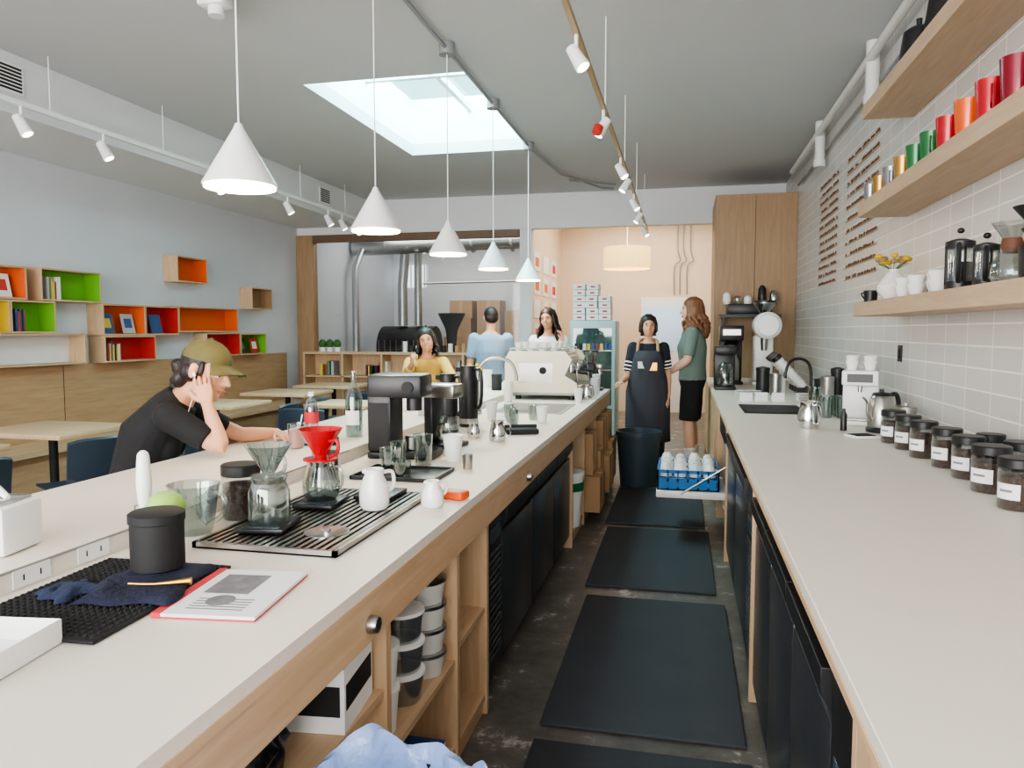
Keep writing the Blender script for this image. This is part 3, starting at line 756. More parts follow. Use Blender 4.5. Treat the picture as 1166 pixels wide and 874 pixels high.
for i in range(9):
    a=i*.7; o.tube([(0,0,.1),(.04*math.cos(a),.04*math.sin(a),.18)],.003,LEAF,5); o.ell((.045*math.cos(a),.045*math.sin(a),.19+.02*(i%3)),(.022,.022,.02),YEL,8,6)
o.done(loc=(-1.66,5.9,LT+E))
for (x,y,h,r,m) in ((-1.62,5.0,.15,.05,BRONZE),(-1.7,5.3,.18,.05,BM[4]),(-1.6,5.55,.12,.045,WHITE),(-1.75,4.6,.1,.05,CERAM),(-1.58,6.3,.14,.045,BM[1]),(-1.75,6.6,.16,.05,WHITE),(-1.6,6.9,.2,.05,CARD),(-1.55,4.35,.12,.04,BM[6]),(-1.8,5.05,.2,.04,BM[5])):
    o=O('storage_canister'); o.lathe([(r,0),(r,h*.85),(r*1.04,h*.85),(r*1.04,h),(0,h)],m,n=22); o.done(loc=(x,y,LT+E))
papercup(-1.36,5.8,CT,1,6); papercup(-.85,4.55,CT,.9,1); papercup(-.80,5.85,CT,.8,3); papercup(-1.2,4.65,CT,.9,2)
for x,y in ((-1.0,4.40),(-.93,4.68),(-1.1,4.72),(-1.05,4.55)): tumbler(x,y,CT,.03,.037,.09)
o=O('espresso_machine')
o.rbox(-.28,.20,-.42,.42,.10,.36,CREAMM,.03,seg=3); 
o.rbox(-.24,.32,-.40,.40,.03,.11,STEEL,.012)
for yy in (-.425,.40): o.prism([(-.30,.06),(.30,.06),(.30,.14),(.20,.20),(.26,.33),(.20,.40),(-.26,.40),(-.30,.34)],'y',yy,yy+.025,CREAMM)
o.rbox(-.26,.18,-.40,.40,.355,.375,STEEL,.004)
for a,b in (((-.26,-.40),(.18,-.40)),((.18,-.40),(.18,.40)),((-.26,-.40),(-.26,.40)),((-.26,.40),(.18,.40))): o.tube([(a[0],a[1],.42),(b[0],b[1],.42)],.005,CHROME,8)
for a in ((-.26,-.40),(.18,-.40),(.18,.40),(-.26,.40)): o.tube([(a[0],a[1],.37),(a[0],a[1],.42)],.005,CHROME,8)
for yy in (-.2,.2):
    o.cyl((.22,yy,.22),.035,.06,CHROME); o.tube([(.22,yy,.225),(.36,yy,.215)],[.014,.016],BLACK,10)
for yy in (-.36,.36): o.tube([(.20,yy,.30),(.28,yy,.28),(.30,yy,.12)],.006,CHROME,8,3)
for i in range(4):
    for j in range(8):
        o.add(g_lathe([(.022,0),(.036,.05),(.034,.05),(.02,.004),(0,.004)],14,(-.2+i*.1,-.34+j*.095,.376)),CERAM)
        if (i+j)%3==0: o.add(g_lathe([(.022,.045),(.036,.095),(.034,.095),(.02,.05)],14,(-.2+i*.1,-.34+j*.095,.376)),CERAM)
for xx in (-.2,.25):
    for yy in (-.36,.36): o.cyl((xx,yy,0),.025,.035,BLACK)
o.box(-.18,.10,-.4265,-.425,.14,.30,STEEL); o.add(g_lathe([(.03,0),(.03,.006),(0,.006)],20),BLACKM,TR((.02,-.4265,.24),0,90))
o.done(loc=(-1.14,6.45,CT+E))
def doser(x,y,rz=0,z=CT,name='espresso_grinder'):
    o=O(name); o.rbox(-.08,.12,-.08,.08,0,.025,BLACK,.006); o.rbox(-.07,.05,-.07,.07,.025,.26,BLACK,.02); o.lathe([(.05,.26),(.055,.28),(.075,.36),(.075,.37)],PLASTIC,n=24); o.lathe([(0,.265),(.05,.27),(.06,.33),(0,.34)],BEANS,n=20); o.lathe([(.076,.37),(.076,.38),(0,.385)],BLACK,n=24)
    o.rbox(.05,.11,-.03,.03,.20,.25,STEEL,.01); o.tube([(.08,0,.20),(.09,0,.15)],[.025,.03],STEEL,14); o.done(loc=(x,y,z+E),rz=rz,fix=False)
doser(-.86,7.12,0); doser(-1.15,7.12,0)
milkjug(-.78,6.2,s=1.1,rz=-40); milkjug(-.78,6.42,s=.9,rz=-70); papercup(-.76,6.62,CT,.9,5); papercup(-.77,6.82,CT,.9,7)
# ------------------------------------------------------------------ right counter objects
for i,(x,y) in enumerate(((1.05,2.66),(1.07,2.93),(1.08,3.18),(1.08,3.42),(1.06,3.66),(1.06,3.9),(1.05,4.12))):
    jar(x,y,CT,.056 if i!=1 else .062,.165,.032,True)
jar(1.21,3.05,CT,.055,.165,.032); jar(1.2,3.3,CT,.05,.16,.032)
o=O('water_boiler'); o.rbox(-.1,.1,-.12,.12,.0,.03,WHITE,.008); o.rbox(-.1,.1,-.0,.12,.03,.30,WHITE,.01); o.rbox(-.1,.1,-.12,.12,.24,.33,WHITE,.01); o.cyl((0,-.07,.2),.012,.04,STEEL); o.box(-.07,.07,-.122,-.12,.26,.31,BLACK); o.rbox(-.08,.08,-.13,0,.031,.04,STEEL,.003)
for i in range(2):
    for j in range(2):
        for k in range(2): o.add(g_lathe([(.025,0),(.04,.055),(.037,.055),(.022,.005),(0,.005)],18,(-.05+i*.1,-.05+j*.1,.331+k*.03)),CERAM)
o.done(loc=(1.06,4.9,CT+E),rz=-15)
o=O('electric_kettle'); o.lathe([(.075,0),(.078,.02),(.07,.03)],BLACK); o.lathe([(.07,.03),(.072,.05),(.06,.19),(.05,.205)],STEEL); o.lathe([(.052,.205),(.045,.22),(.012,.225),(.012,.24),(0,.242)],BLACK); o.tube([(.045,0,.2),(.1,0,.21),(.12,0,.15),(.10,0,.06)],.013,BLACK,10,4); o.tube([(-.055,0,.06),(-.09,0,.1),(-.1,0,.17),(-.13,0,.2)],[.012,.01,.007,.006],STEEL,10,4); o.done(loc=(1.09,4.53,CT+E),rz=30)
o=O('steel_canister'); o.lathe([(.055,0),(.055,.14),(.057,.14),(.057,.165),(.05,.17),(.01,.172),(.01,.185),(0,.186)],STEEL); o.done(loc=(1.16,4.32,CT+E))
o=O('pepper_bottle'); o.lathe([(.018,0),(.018,.09),(.009,.11),(.009,.125),(0,.126)],BLACK); o.done(loc=(.90,4.55,CT+E))
o=O('drip_dish'); o.rbox(-.07,.07,-.06,.06,0,.012,WHITE,.004); o.rbox(-.055,.055,-.045,.045,.0121,.015,BLACKM,.001); o.done(loc=(.94,4.28,CT+E),rz=20)
milkjug(.72,4.62,s=1.5,rz=-60)
for i in range(3):
    for j in range(3): tumbler(.92+i*.1,5.2+j*.1+(.12 if i==2 else 0),CT,.034,.04,.13)
tumbler(.91,5.6,CT,.04,.045,.17)
o=O('black_sink'); o.rbox(.42,.84,5.35,5.95,0,.006,BLACKM,.003)
for i in range(10): o.box(.45,.81,5.4+i*.05,5.42+i*.05,.006,.012,BLACK)
o.done(loc=(0,0,CT+E))
tap(.93,5.9,.36,.2,200,BLACK)
for x,y in ((.5,6.25),(.62,6.3),(.75,6.3)):
    o=O('price_card'); o.box(-.05,.05,-.005,.0,0,.07,PAPER); o.box(-.05,.05,-.03,0,0,.004,PAPER); o.done(loc=(x,y,CT+E),rz=10)
O('power_outlet').box(XR-.008,XW,4.95,5.03,1.28,1.38,BLACK).box(XR-.010,XR-.008,4.97,5.01,1.30,1.36,BLACKM).done()
for x,y,n_ in ((.50,6.7,5),(.62,6.85,4),(.95,6.35,6)):
    o=O('plate_stack')
    for k in range(n_): o.lathe([(.03,k*.011),(.06,k*.011+.008),(.058,k*.011+.011),(.0,k*.011+.006)],CERAM,n=22)
    o.done(loc=(x,y,CT+E))
for x,y,h,r,m in ((1.1,6.2,.22,.05,STEEL),(1.2,6.35,.28,.05,BLACK),(1.12,6.55,.18,.06,BLACK),(.8,6.9,.2,.05,STEEL),(.72,7.2,.24,.06,BLACK),(.86,7.1,.16,.045,WHITE)):
    o=O('storage_canister'); o.lathe([(r,0),(r,h*.82),(r*1.05,h*.83),(r*1.05,h*.95),(r*.3,h),(0,h)],m,n=22); o.done(loc=(x,y,CT+E))
def brewer(x,y):
    o=O('batch_brewer'); o.rbox(-.12,.12,-.17,.17,0,.03,BLACK,.008); o.rbox(-.12,.12,.05,.17,.03,.52,BLACK,.012); o.rbox(-.12,.12,-.17,.17,.46,.62,BLACK,.014)
    o.lathe([(.05,.46),(.085,.42),(.085,.36),(.04,.34)],BLACK,c=(0,-.06,0)); o.box(-.09,.09,-.172,-.17,.52,.58,STEEL)
    o.lathe([(.08,.031),(.085,.05),(.085,.24),(.06,.30),(.06,.33),(0,.33)],STEEL,c=(0,-.06,0)); o.tube([(0,-.14,.26),(0,-.19,.24),(0,-.19,.1),(0,-.145,.08)],.01,BLACK,8,3); o.done(loc=(x,y,CT+E))
brewer(.50,8.35)
o=O('batch_brewer'); o.rbox(-.1,.1,-.15,.15,0,.03,BLACK,.008); o.rbox(-.1,.1,.05,.15,.03,.38,BLACK,.012); o.rbox(-.1,.1,-.15,.15,.34,.42,BLACK,.012); o.lathe([(.07,.031),(.075,.05),(.075,.2),(.05,.25),(0,.26)],GLASS2,c=(0,-.05,0)); o.done(loc=(.40,7.55,CT+E),fix=False)
o=O('coffee_grinder_large')
o.rbox(-.12,.12,-.18,.18,0,.03,WHITE,.01); o.rbox(-.10,.10,.0,.17,.03,.52,WHITE,.03,seg=3); M=TR((0,-.12,.62),0,-90)
o.add(g_lathe([(0,-.30),(.10,-.30),(.135,-.26),(.135,-.02),(.12,0),(0,0)],36),WHITE,M); 
M=TR((0,-.12,.62),0,90); o.add(g_lathe([(.09,-.001),(.09,.004),(0,.004)],30),BLACK,M); o.add(g_lathe([(.05,.004),(.05,.006),(0,.006)],30),WHITE,M)
o.tube([(0,-.05,.50),(0,-.05,.36)],[.04,.03],STEEL,16); o.lathe([(.04,.74),(.05,.76),(.11,.84),(.11,.86)],PLASTIC,n=28); o.lathe([(.112,.86),(.112,.88),(0,.89)],BLACK,n=28)
o.lathe([(.035,.031),(.045,.10),(.042,.10),(0,.04)],STEEL,c=(0,-.1,0))
o.done(loc=(.83,8.30,CT+E),fix=False)
o=O('tilted_cup_dispenser')
for j in range(4):
    M=TR((.0,-.15+j*.15,.05),0,0,-42)
    for k in range(7): o.add(g_lathe([(.035,k*.045),(.046,k*.045+.06),(.044,k*.045+.06),(.03,k*.045+.01)],18),PAPER,M)
    o.add(g_lathe([(.05,.34),(.05,.38),(0,.38)],18),BLACK,M)
    o.box(-.06,.06,-.2+j*.15,-.10+j*.15,0,.05,BLACK)
    o.tube([(.0,-.15+j*.15,.03),(-.16,-.15+j*.15,.26)],.012,SHELFW,8)
o.done(loc=(1.08,7.4,CT+E),fix=False)
o=O('equipment_shelf'); o.box(.42,1.1,9.12,9.46,1.62,1.66,BLACK)
for xx in (.45,1.05): o.box(xx,xx+.02,9.12,9.46,1.5,1.62,BLACK)
o.rbox(.5,1.0,9.14,9.45,1.661,1.78,BLACK,.01)
for i,(x,h) in enumerate(((.5,.14),(.62,.1),(.74,.1),(.9,.22),(1.03,.16))): o.lathe([(.04,0),(.05,h*.3),(.045,h*.8),(.02,h)],(CERAM,GLASS2,CERAM,BLACK,STEEL)[i],c=(x,9.3,1.781),n=18)
o.done(fix=False)
# ------------------------------------------------------------------ items on wall shelves
cols=[((150,150,152),'steel'),((186,144,74),'gold'),((120,90,40),'bronze'),((40,110,60),'green'),((190,160,40),'olive'),((220,94,28),'orange'),((180,22,36),'red'),((222,84,36),'amber'),((60,60,62),'charcoal'),((130,16,38),'crimson'),((160,20,50),'ruby')]
TM=[mat('tumbler_'+n,c_,.25,.7 if n in('steel','gold','bronze') else .2,coat=.3) for c_,n in cols]
seq=[0,0,1,1,0,2,1,4,3,3,3,4,6,6,5,5,6,8,9,6,10]
for i,k in enumerate(seq):
    y=4.88-i*.112; s=.98+.022*i
    if y<2.58: break
    o=O('coloured_tumbler'); o.add(g_lathe([(0,0),(.034*s,0),(.042*s,.105*s),(.040*s,.105*s),(.03*s,.01),(0,.01)],24),TM[k])
    if i%6==4: o.tube([(.038*s,0,.08*s),(.07*s,0,.075*s),(.068*s,0,.03*s),(.036*s,0,.025*s)],.004,TM[k],8,3)
    o.done(loc=(1.075+.045*(i%2),y,2.231),rz=250)
def teapot(x,y,z):
    o=O('teapot'); o.lathe([(.05,0),(.08,.03),(.085,.07),(.06,.12),(.03,.13),(.012,.14),(.014,.155),(0,.16)],CERAM); o.tube([(-.07,0,.05),(-.11,0,.08),(-.14,0,.13)],[.02,.014,.01],CERAM,10,3); o.tube([(.07,0,.1),(.13,0,.11),(.13,0,.05),(.08,0,.04)],.009,CERAM,8,4); o.done(loc=(x,y,z),rz=80)
teapot(1.12,2.40,2.231)
for i in range(9):
    y=4.75-i*.24; s=1.1; k=(5,10,0,6,8,3,9,5,6)[i]
    o=O('coloured_tumbler'); o.add(g_lathe([(0,0),(.034*s,0),(.042*s,.105*s),(.040*s,.105*s),(.03*s,.01),(0,.01)],24),TM[k]); o.done(loc=(1.235,y,2.231))
o=O('flower_vase'); o.lathe([(.04,0),(.08,.05),(.085,.08),(.04,.14),(.022,.16),(.024,.17)],CERAM)
for i in range(14):
    a=i*.9; r_=.05+.025*(i%3); o.tube([(0,0,.16),(r_*math.cos(a),r_*math.sin(a),.2)],.002,LEAF,5); o.ell((r_*math.cos(a),r_*math.sin(a),.21+.013*(i%3)),(.02,.02,.014),YEL if i%2 else BRONZE,8,6)
o.done(loc=(1.12,4.5,1.636))
def press(x,y,z,m=BLACK,s=1):
    o=O('french_press'); o.add(g_shell([(.045*s,.01),(.045*s,.16*s)],24),GLASS2); o.lathe([(.048*s,0),(.048*s,.03*s)],m); o.lathe([(.049*s,.15*s),(.049*s,.175*s),(.02*s,.185*s)],m); o.tube([(0,0,.18*s),(0,0,.21*s)],.004,STEEL,8); o.ell((0,0,.215*s),(.014,.014,.012),m,12,8); o.lathe([(.043*s,.012),(.043*s,.10*s),(0,.10*s)],BLACKM)
    for k in range(4):
        a=k*math.pi/2+.4; o.tube([(.047*s*math.cos(a),.047*s*math.sin(a),.02),(.047*s*math.cos(a),.047*s*math.sin(a),.16*s)],.005,m,6)
    o.tube([(.047*s,0,.15*s),(.1*s,0,.15*s),(.1*s,0,.05*s),(.047*s,0,.03*s)],.010,m,8,4); o.done(loc=(x,y,z),rz=250,fix=False)
press(1.10,3.42,1.636,s=1.12); press(1.12,3.2,1.636,s=.9)
o=O('pour_over_carafe'); o.add(g_shell([(.06,0),(.07,.02),(.065,.07),(.025,.13),(.03,.15),(.07,.21)],28),GLASS2); o.lathe([(.032,.105),(.040,.13),(.036,.155),(.028,.155)],BROWN); o.done(loc=(1.12,2.96,1.636),fix=False)
o=O('pour_over_stand'); o.lathe([(.05,0),(.055,.10),(.03,.12),(.03,.13),(.05,.16),(.048,.16)],BLACK); o.lathe([(.036,.11),(.046,.135),(.036,.155)],SHELFW); o.lathe([(.028,.17),(.075,.23),(.072,.23)],BLACK); o.done(loc=(1.10,2.72,1.636))
o=O('hand_grinder'); o.lathe([(.04,0),(.04,.1),(.036,.1),(.036,.13),(.042,.135),(.042,.18),(0,.19)],BLACK); o.tube([(0,0,.19),(0,0,.205),(.09,0,.21)],.005,STEEL,8); o.ell((.09,0,.22),(.014,.014,.02),BLACK,10,8); o.done(loc=(1.22,2.84,1.636))
o=O('copper_pourer'); o.lathe([(.04,0),(.05,.02),(.045,.09),(.05,.1)],mat('copper',(190,110,80),.25,1)); o.lathe([(.03,.1),(.04,.16)],BLACK); o.done(loc=(1.1,2.52,1.636))
for j,(y,x) in enumerate(((3.68,1.1),(3.84,1.14),(4.0,1.1),(3.66,1.22),(4.2,1.2),(4.18,1.09))):
    o=O('stacked_cups'); 
    for k in range(2): o.add(g_lathe([(.025,k*.04),(.042,.05+k*.04),(.044,.06+k*.04),(.04,.06+k*.04),(.02,.01+k*.04)],20),CERAM)
    o.done(loc=(x,y,1.636))
o=O('dark_mug'); o.lathe([(.035,0),(.04,.07),(.038,.07),(.03,.01),(0,.01)],BLACK); o.tube([(.038,0,.055),(.06,0,.05),(.038,0,.02)],.004,BLACK,8,3); o.done(loc=(1.08,4.82,1.636),rz=200)
o=O('wire_basket')
for z_ in (0,.04,.08,.12):
    o.add(g_tube([(.06*math.cos(a*math.pi/12),.06*math.sin(a*math.pi/12),z_+.003) for a in range(25)],.003,6),GOLD)
for k in range(12):
    a=k*math.pi/6; o.tube([(.06*math.cos(a),.06*math.sin(a),0),(.06*math.cos(a),.06*math.sin(a),.125)],.0025,GOLD,6)
o.lathe([(.04,.0),(.045,.1),(0,.1)],BLACKM); o.done(loc=(1.22,4.03,1.636))
for i,(y,h,m) in enumerate(((4.15,.2,BLACK),(3.75,.2,BLACKM),(3.35,.22,STEEL),(2.95,.2,BLACK),(2.6,.22,TM[6]))):
    o=O('kettle'); o.lathe([(.08,0),(.085,.02),(.07,h*.7),(.04,h*.8),(.012,h*.82),(.014,h),(0,h)],m); o.tube([(-.05,0,.05),(-.1,0,.08),(-.12,0,h*.8)],[.01,.008,.006],m,8,4); o.tube([(.05,0,h*.65),(.12,0,h*.7),(.12,0,.04)],.009,BLACK,8,4); o.done(loc=(1.11,y,2.801),rz=90)
# ------------------------------------------------------------------ under counter
o=O('food_container_stack')
def deli(cx,cy,z0,n,r,h,m,lidm):
    for k in range(n):
        z_=z0+k*(h+.012); o.add(g_lathe([(r*.85,0),(r,h)],24,(cx,cy,z_)),m); o.add(g_lathe([(r*1.05,h),(r*1.05,h+.01),(r*.95,h+.011),(0,h+.011)],24,(cx,cy,z_)),lidm)
TUB=mat('translucent_tub',(206,206,202),.35,var=.1)
deli(-.795,2.20,.381,4,.072,.066,TUB,PLASTIC); deli(-.80,2.02,.381,3,.068,.08,PLASTIC,WHITE); deli(-1.0,2.18,.381,3,.075,.09,WHITE,PLASTIC); deli(-.80,1.84,.381,2,.06,.11,WHITE,WHITE)
o.done(fix=False)
o=O('paper_napkin_stack')
for k in range(10): o.box(-.07+random.uniform(-.004,.004),.07,-.07,.07,k*.007,k*.007+.005,random.choice((PAPER,BM[3],PAPER)))
o.done(loc=(-.80,2.15,.081))
cloth('cleaning_cloth',.2,.16,(-.82,1.9,.081),10,mat('white_cloth',(226,230,236),.9,bump=.4),.04,.014)
o=O('carton_box'); o.box(-.07,.07,-.1,.1,0,.15,PAPER); o.box(.0701,.071,-.09,.09,.05,.11,BLACKM); o.box(-.06,.06,-.101,-.1001,.04,.11,BLACKM); o.done(loc=(-.80,1.57,.571),rz=6,bevel=.002)
o=O('cup_sleeve'); 
for k in range(8): o.lathe([(.035,k*.014),(.042,.05+k*.014),(.04,.05+k*.014)],PAPER,c=(0,0,0),n=18)
o.done(loc=(-.98,1.5,.571))
def lump(name,parts,loc,m):
    o=O(name)
    for (cx,cy,cz,rx_,ry_,rz_) in parts:
        g=g_ell((0,0,0),(1,1,1),26,16); v=[]
        for p in g[0]:
            n_=1+.10*math.sin(p[0]*7+p[1]*5+cx*30)+.07*math.sin(p[2]*11+p[0]*9)+.05*math.sin(p[1]*17)
            v.append((cx+p[0]*rx_*n_,cy+p[1]*ry_*n_,max(0,cz+p[2]*rz_*n_)))
        o.add((v,g[1]),m)
    o.done(loc=loc,ang=80)
lump('garbage_bag',[(0,0,.1,.18,.16,.11),(.05,.12,.08,.12,.12,.1),(-.05,-.15,.09,.13,.14,.1)],(-.93,1.15,.571),BAGK)
o=O('storage_tub'); o.rbox(-.2,.15,-.2,.2,0,.18,BLACK,.03); o.rbox(-.21,.16,-.21,.21,.18,.2,CARD,.005); o.done(loc=(-1.0,1.1,.081))
o=O('black_bucket'); o.lathe([(.09,0),(.12,.26),(.125,.26),(.125,.28),(.11,.28),(.08,.01),(0,.01)],BLACKM); o.done(loc=(-.90,2.505,.421)).scale=(.85,.85,.85)
def bay_box(x0,x1,y0,y1,z0,z1):
    o=O('cardboard_box'); o.box(x0,x1,y0,y1,z0,z1-.004,CARD); o.box(x1,x1+.001,(y0+y1)/2-.02,(y0+y1)/2+.02,z0,z1-.004,TAPE); o.box(x0,x1,(y0+y1)/2-.02,(y0+y1)/2+.02,z1-.004,z1-.003,TAPE); o.done(bevel=.003)
bay_box(-1.15,-.60,5.62,6.0,.081,.36); bay_box(-1.15,-.64,6.02,6.28,.081,.5); bay_box(-1.15,-.66,5.66,5.99,.36,.68)
bay_box(-1.15,-.60,6.36,6.8,.081,.4); bay_box(-1.15,-.62,6.82,7.24,.081,.45); bay_box(-1.15,-.66,6.38,6.78,.40,.7); bay_box(-1.1,-.66,6.84,7.2,.45,.72)
o=O('white_bucket'); o.lathe([(.10,0),(.125,.36),(.13,.36),(.13,.39),(0,.39)],WHITE); o.lathe([(.126,.26),(.128,.32)],mat('green_lid',(30,110,70),.5)); o.done(loc=(-.80,5.22,.081))
o=O('trash_bin')
o.lathe([(.12,0),(.155,.62),(.16,.62),(.16,.64),(.15,.64),(.115,.01),(0,.01)],BLACK,n=36)
prof=[(.160,.44),(.165,.50),(.170,.57),(.172,.62),(.170,.66),(.160,.685),(.148,.68),(.140,.64),(.132,.56),(.10,.47),(.05,.44),(.01,.43)]
vs=[];fs=[];n=90
for ri,(r_,z_) in enumerate(prof):
    for i in range(n):
        a=2*math.pi*i/n; cr=math.sin(a*11+ri*.8)*.018+math.sin(a*23+ri*1.7)*.010+math.sin(a*5-ri)*.02
        rr_=r_*(1+cr*(1.2 if ri<6 else 1.6)); zz=z_+.012*math.sin(a*7+ri)+(.02*math.sin(a*3+1) if 2<ri<8 else 0)
        vs.append((rr_*math.cos(a),rr_*math.sin(a),zz))
for k in range(len(prof)-1):
    for i in range(n): j=(i+1)%n; fs.append((k*n+i,k*n+j,(k+1)*n+j,(k+1)*n+i))
o.add((vs,fs),BAGB)
o.done(loc=(-.47,1.13,.0175),ang=50,fix=False)
o=O('trash_bin'); GB=mat('bin_slate',(58,72,82),.5); o.lathe([(.17,0),(.205,.48),(.22,.48),(.22,.52),(.2,.52),(.16,.01),(0,.01)],GB,n=32); o.done(loc=(-.40,7.15,.001))

# ================================================================== people
def remeshed(name,parts,vox,m,parent,smooth=3,extra=None):
    v=[];f=[]
    for g in parts:
        b=len(v); v.extend(g[0]); f.extend(tuple(b+i for i in q) for q in g[1])
    me=bpy.data.meshes.new(name+'_src'); me.from_pydata(v,[],f)
    bm=bmesh.new(); bm.from_mesh(me); bmesh.ops.recalc_face_normals(bm,faces=bm.faces[:]); bm.to_mesh(me); bm.free()
    ob=link(bpy.data.objects.new(name+'_tmp',me))
    r=ob.modifiers.new('r','REMESH'); r.mode='VOXEL'; r.voxel_size=vox
    s=ob.modifiers.new('s','SMOOTH'); s.factor=.5; s.iterations=smooth
    dg=bpy.context.evaluated_depsgraph_get(); dg.update()
    nm=bpy.data.meshes.new_from_object(ob.evaluated_get(dg))
    bpy.data.objects.remove(ob)
    if extra:
        V0=[tuple(p.co) for p in nm.vertices]; F0=[tuple(p.vertices) for p in nm.polygons]
        for g in extra:
            b=len(V0); V0.extend(g[0]); F0.extend(tuple(b+i for i in q) for q in g[1])
        nm=bpy.data.meshes.new(name); nm.from_pydata(V0,[],F0)
    nm.name=name; nm.materials.clear(); nm.materials.append(m)
    nm.polygons.foreach_set('use_smooth',[True]*len(nm.polygons)); nm.update()
    o=link(bpy.data.objects.new(name,nm)); o.parent=parent; return o
def skin(name,c): 
    m=mat(name,c,.55,var=.05,scale=14)
    b=m.node_tree.nodes['Principled BSDF']; b.inputs['Subsurface Weight'].default_value=.08; b.inputs['Subsurface Radius'].default_value=(.02,.008,.004); return m
def fabric(name,c,var=.05): return mat(name,c,.9,var=var,scale=12,bump=.6,bscale=13,stretch=(1,1,.5))
def hand(w,d,n,side,k=1,curl=.35,spread=1,thumb=.6,fl=None):
    w=V(w); d=V(d).normalized(); n=V(n); n=(n-d*n.dot(d)).normalized()
    t=d.cross(n)*side
    cs=[w-d*.015*k,w+d*.012*k,w+d*.045*k,w+d*.085*k,w+d*.095*k]
    palm=g_loft(cs,[t]*5,[n]*5,[.024*k,.028*k,.039*k,.041*k,.034*k],[.018*k,.016*k,.015*k,.012*k,.008*k],16)
    fg=[]
    for i,(off,L) in enumerate(((.030,.070),(.010,.079),(-.010,.074),(-.029,.058))):
        c=curl if fl is None else fl[i]
        p=w+d*(.082-.004*(i==3)-.003*(i==0))*k+t*off*k
        dd=(d+t*(off*2.2*spread)).normalized(); pts=[p-dd*.015*k,p]; ang=0
        for s in (.45,.32,.23):
            ang+=c
            q=dd*math.cos(ang)+n*math.sin(ang); p=p+q*L*s*k; pts.append(p)
        fg.append(g_tube(pts,[.0085*k,.0088*k,.0082*k,.0074*k,.0062*k],10,2,True))
    p=w+d*.025*k+t*.024*k; dd=(t*.75+d*.6+n*.25*thumb).normalized(); d2=(d*.8+t*.35+n*.4*thumb).normalized()
    fg.append(g_tube([p-dd*.012*k,p+dd*.03*k,p+dd*.03*k+d2*.03*k,p+dd*.03*k+d2*.052*k],[.012*k,.0115*k,.0095*k,.0075*k],10,2,True))
    return palm,fg
def headbasis(yaw,pitch=0,roll=0):
    return Matrix.Rotation(math.radians(yaw),4,'Z')@Matrix.Rotation(math.radians(-pitch),4,'X')@Matrix.Rotation(math.radians(roll),4,'Y')
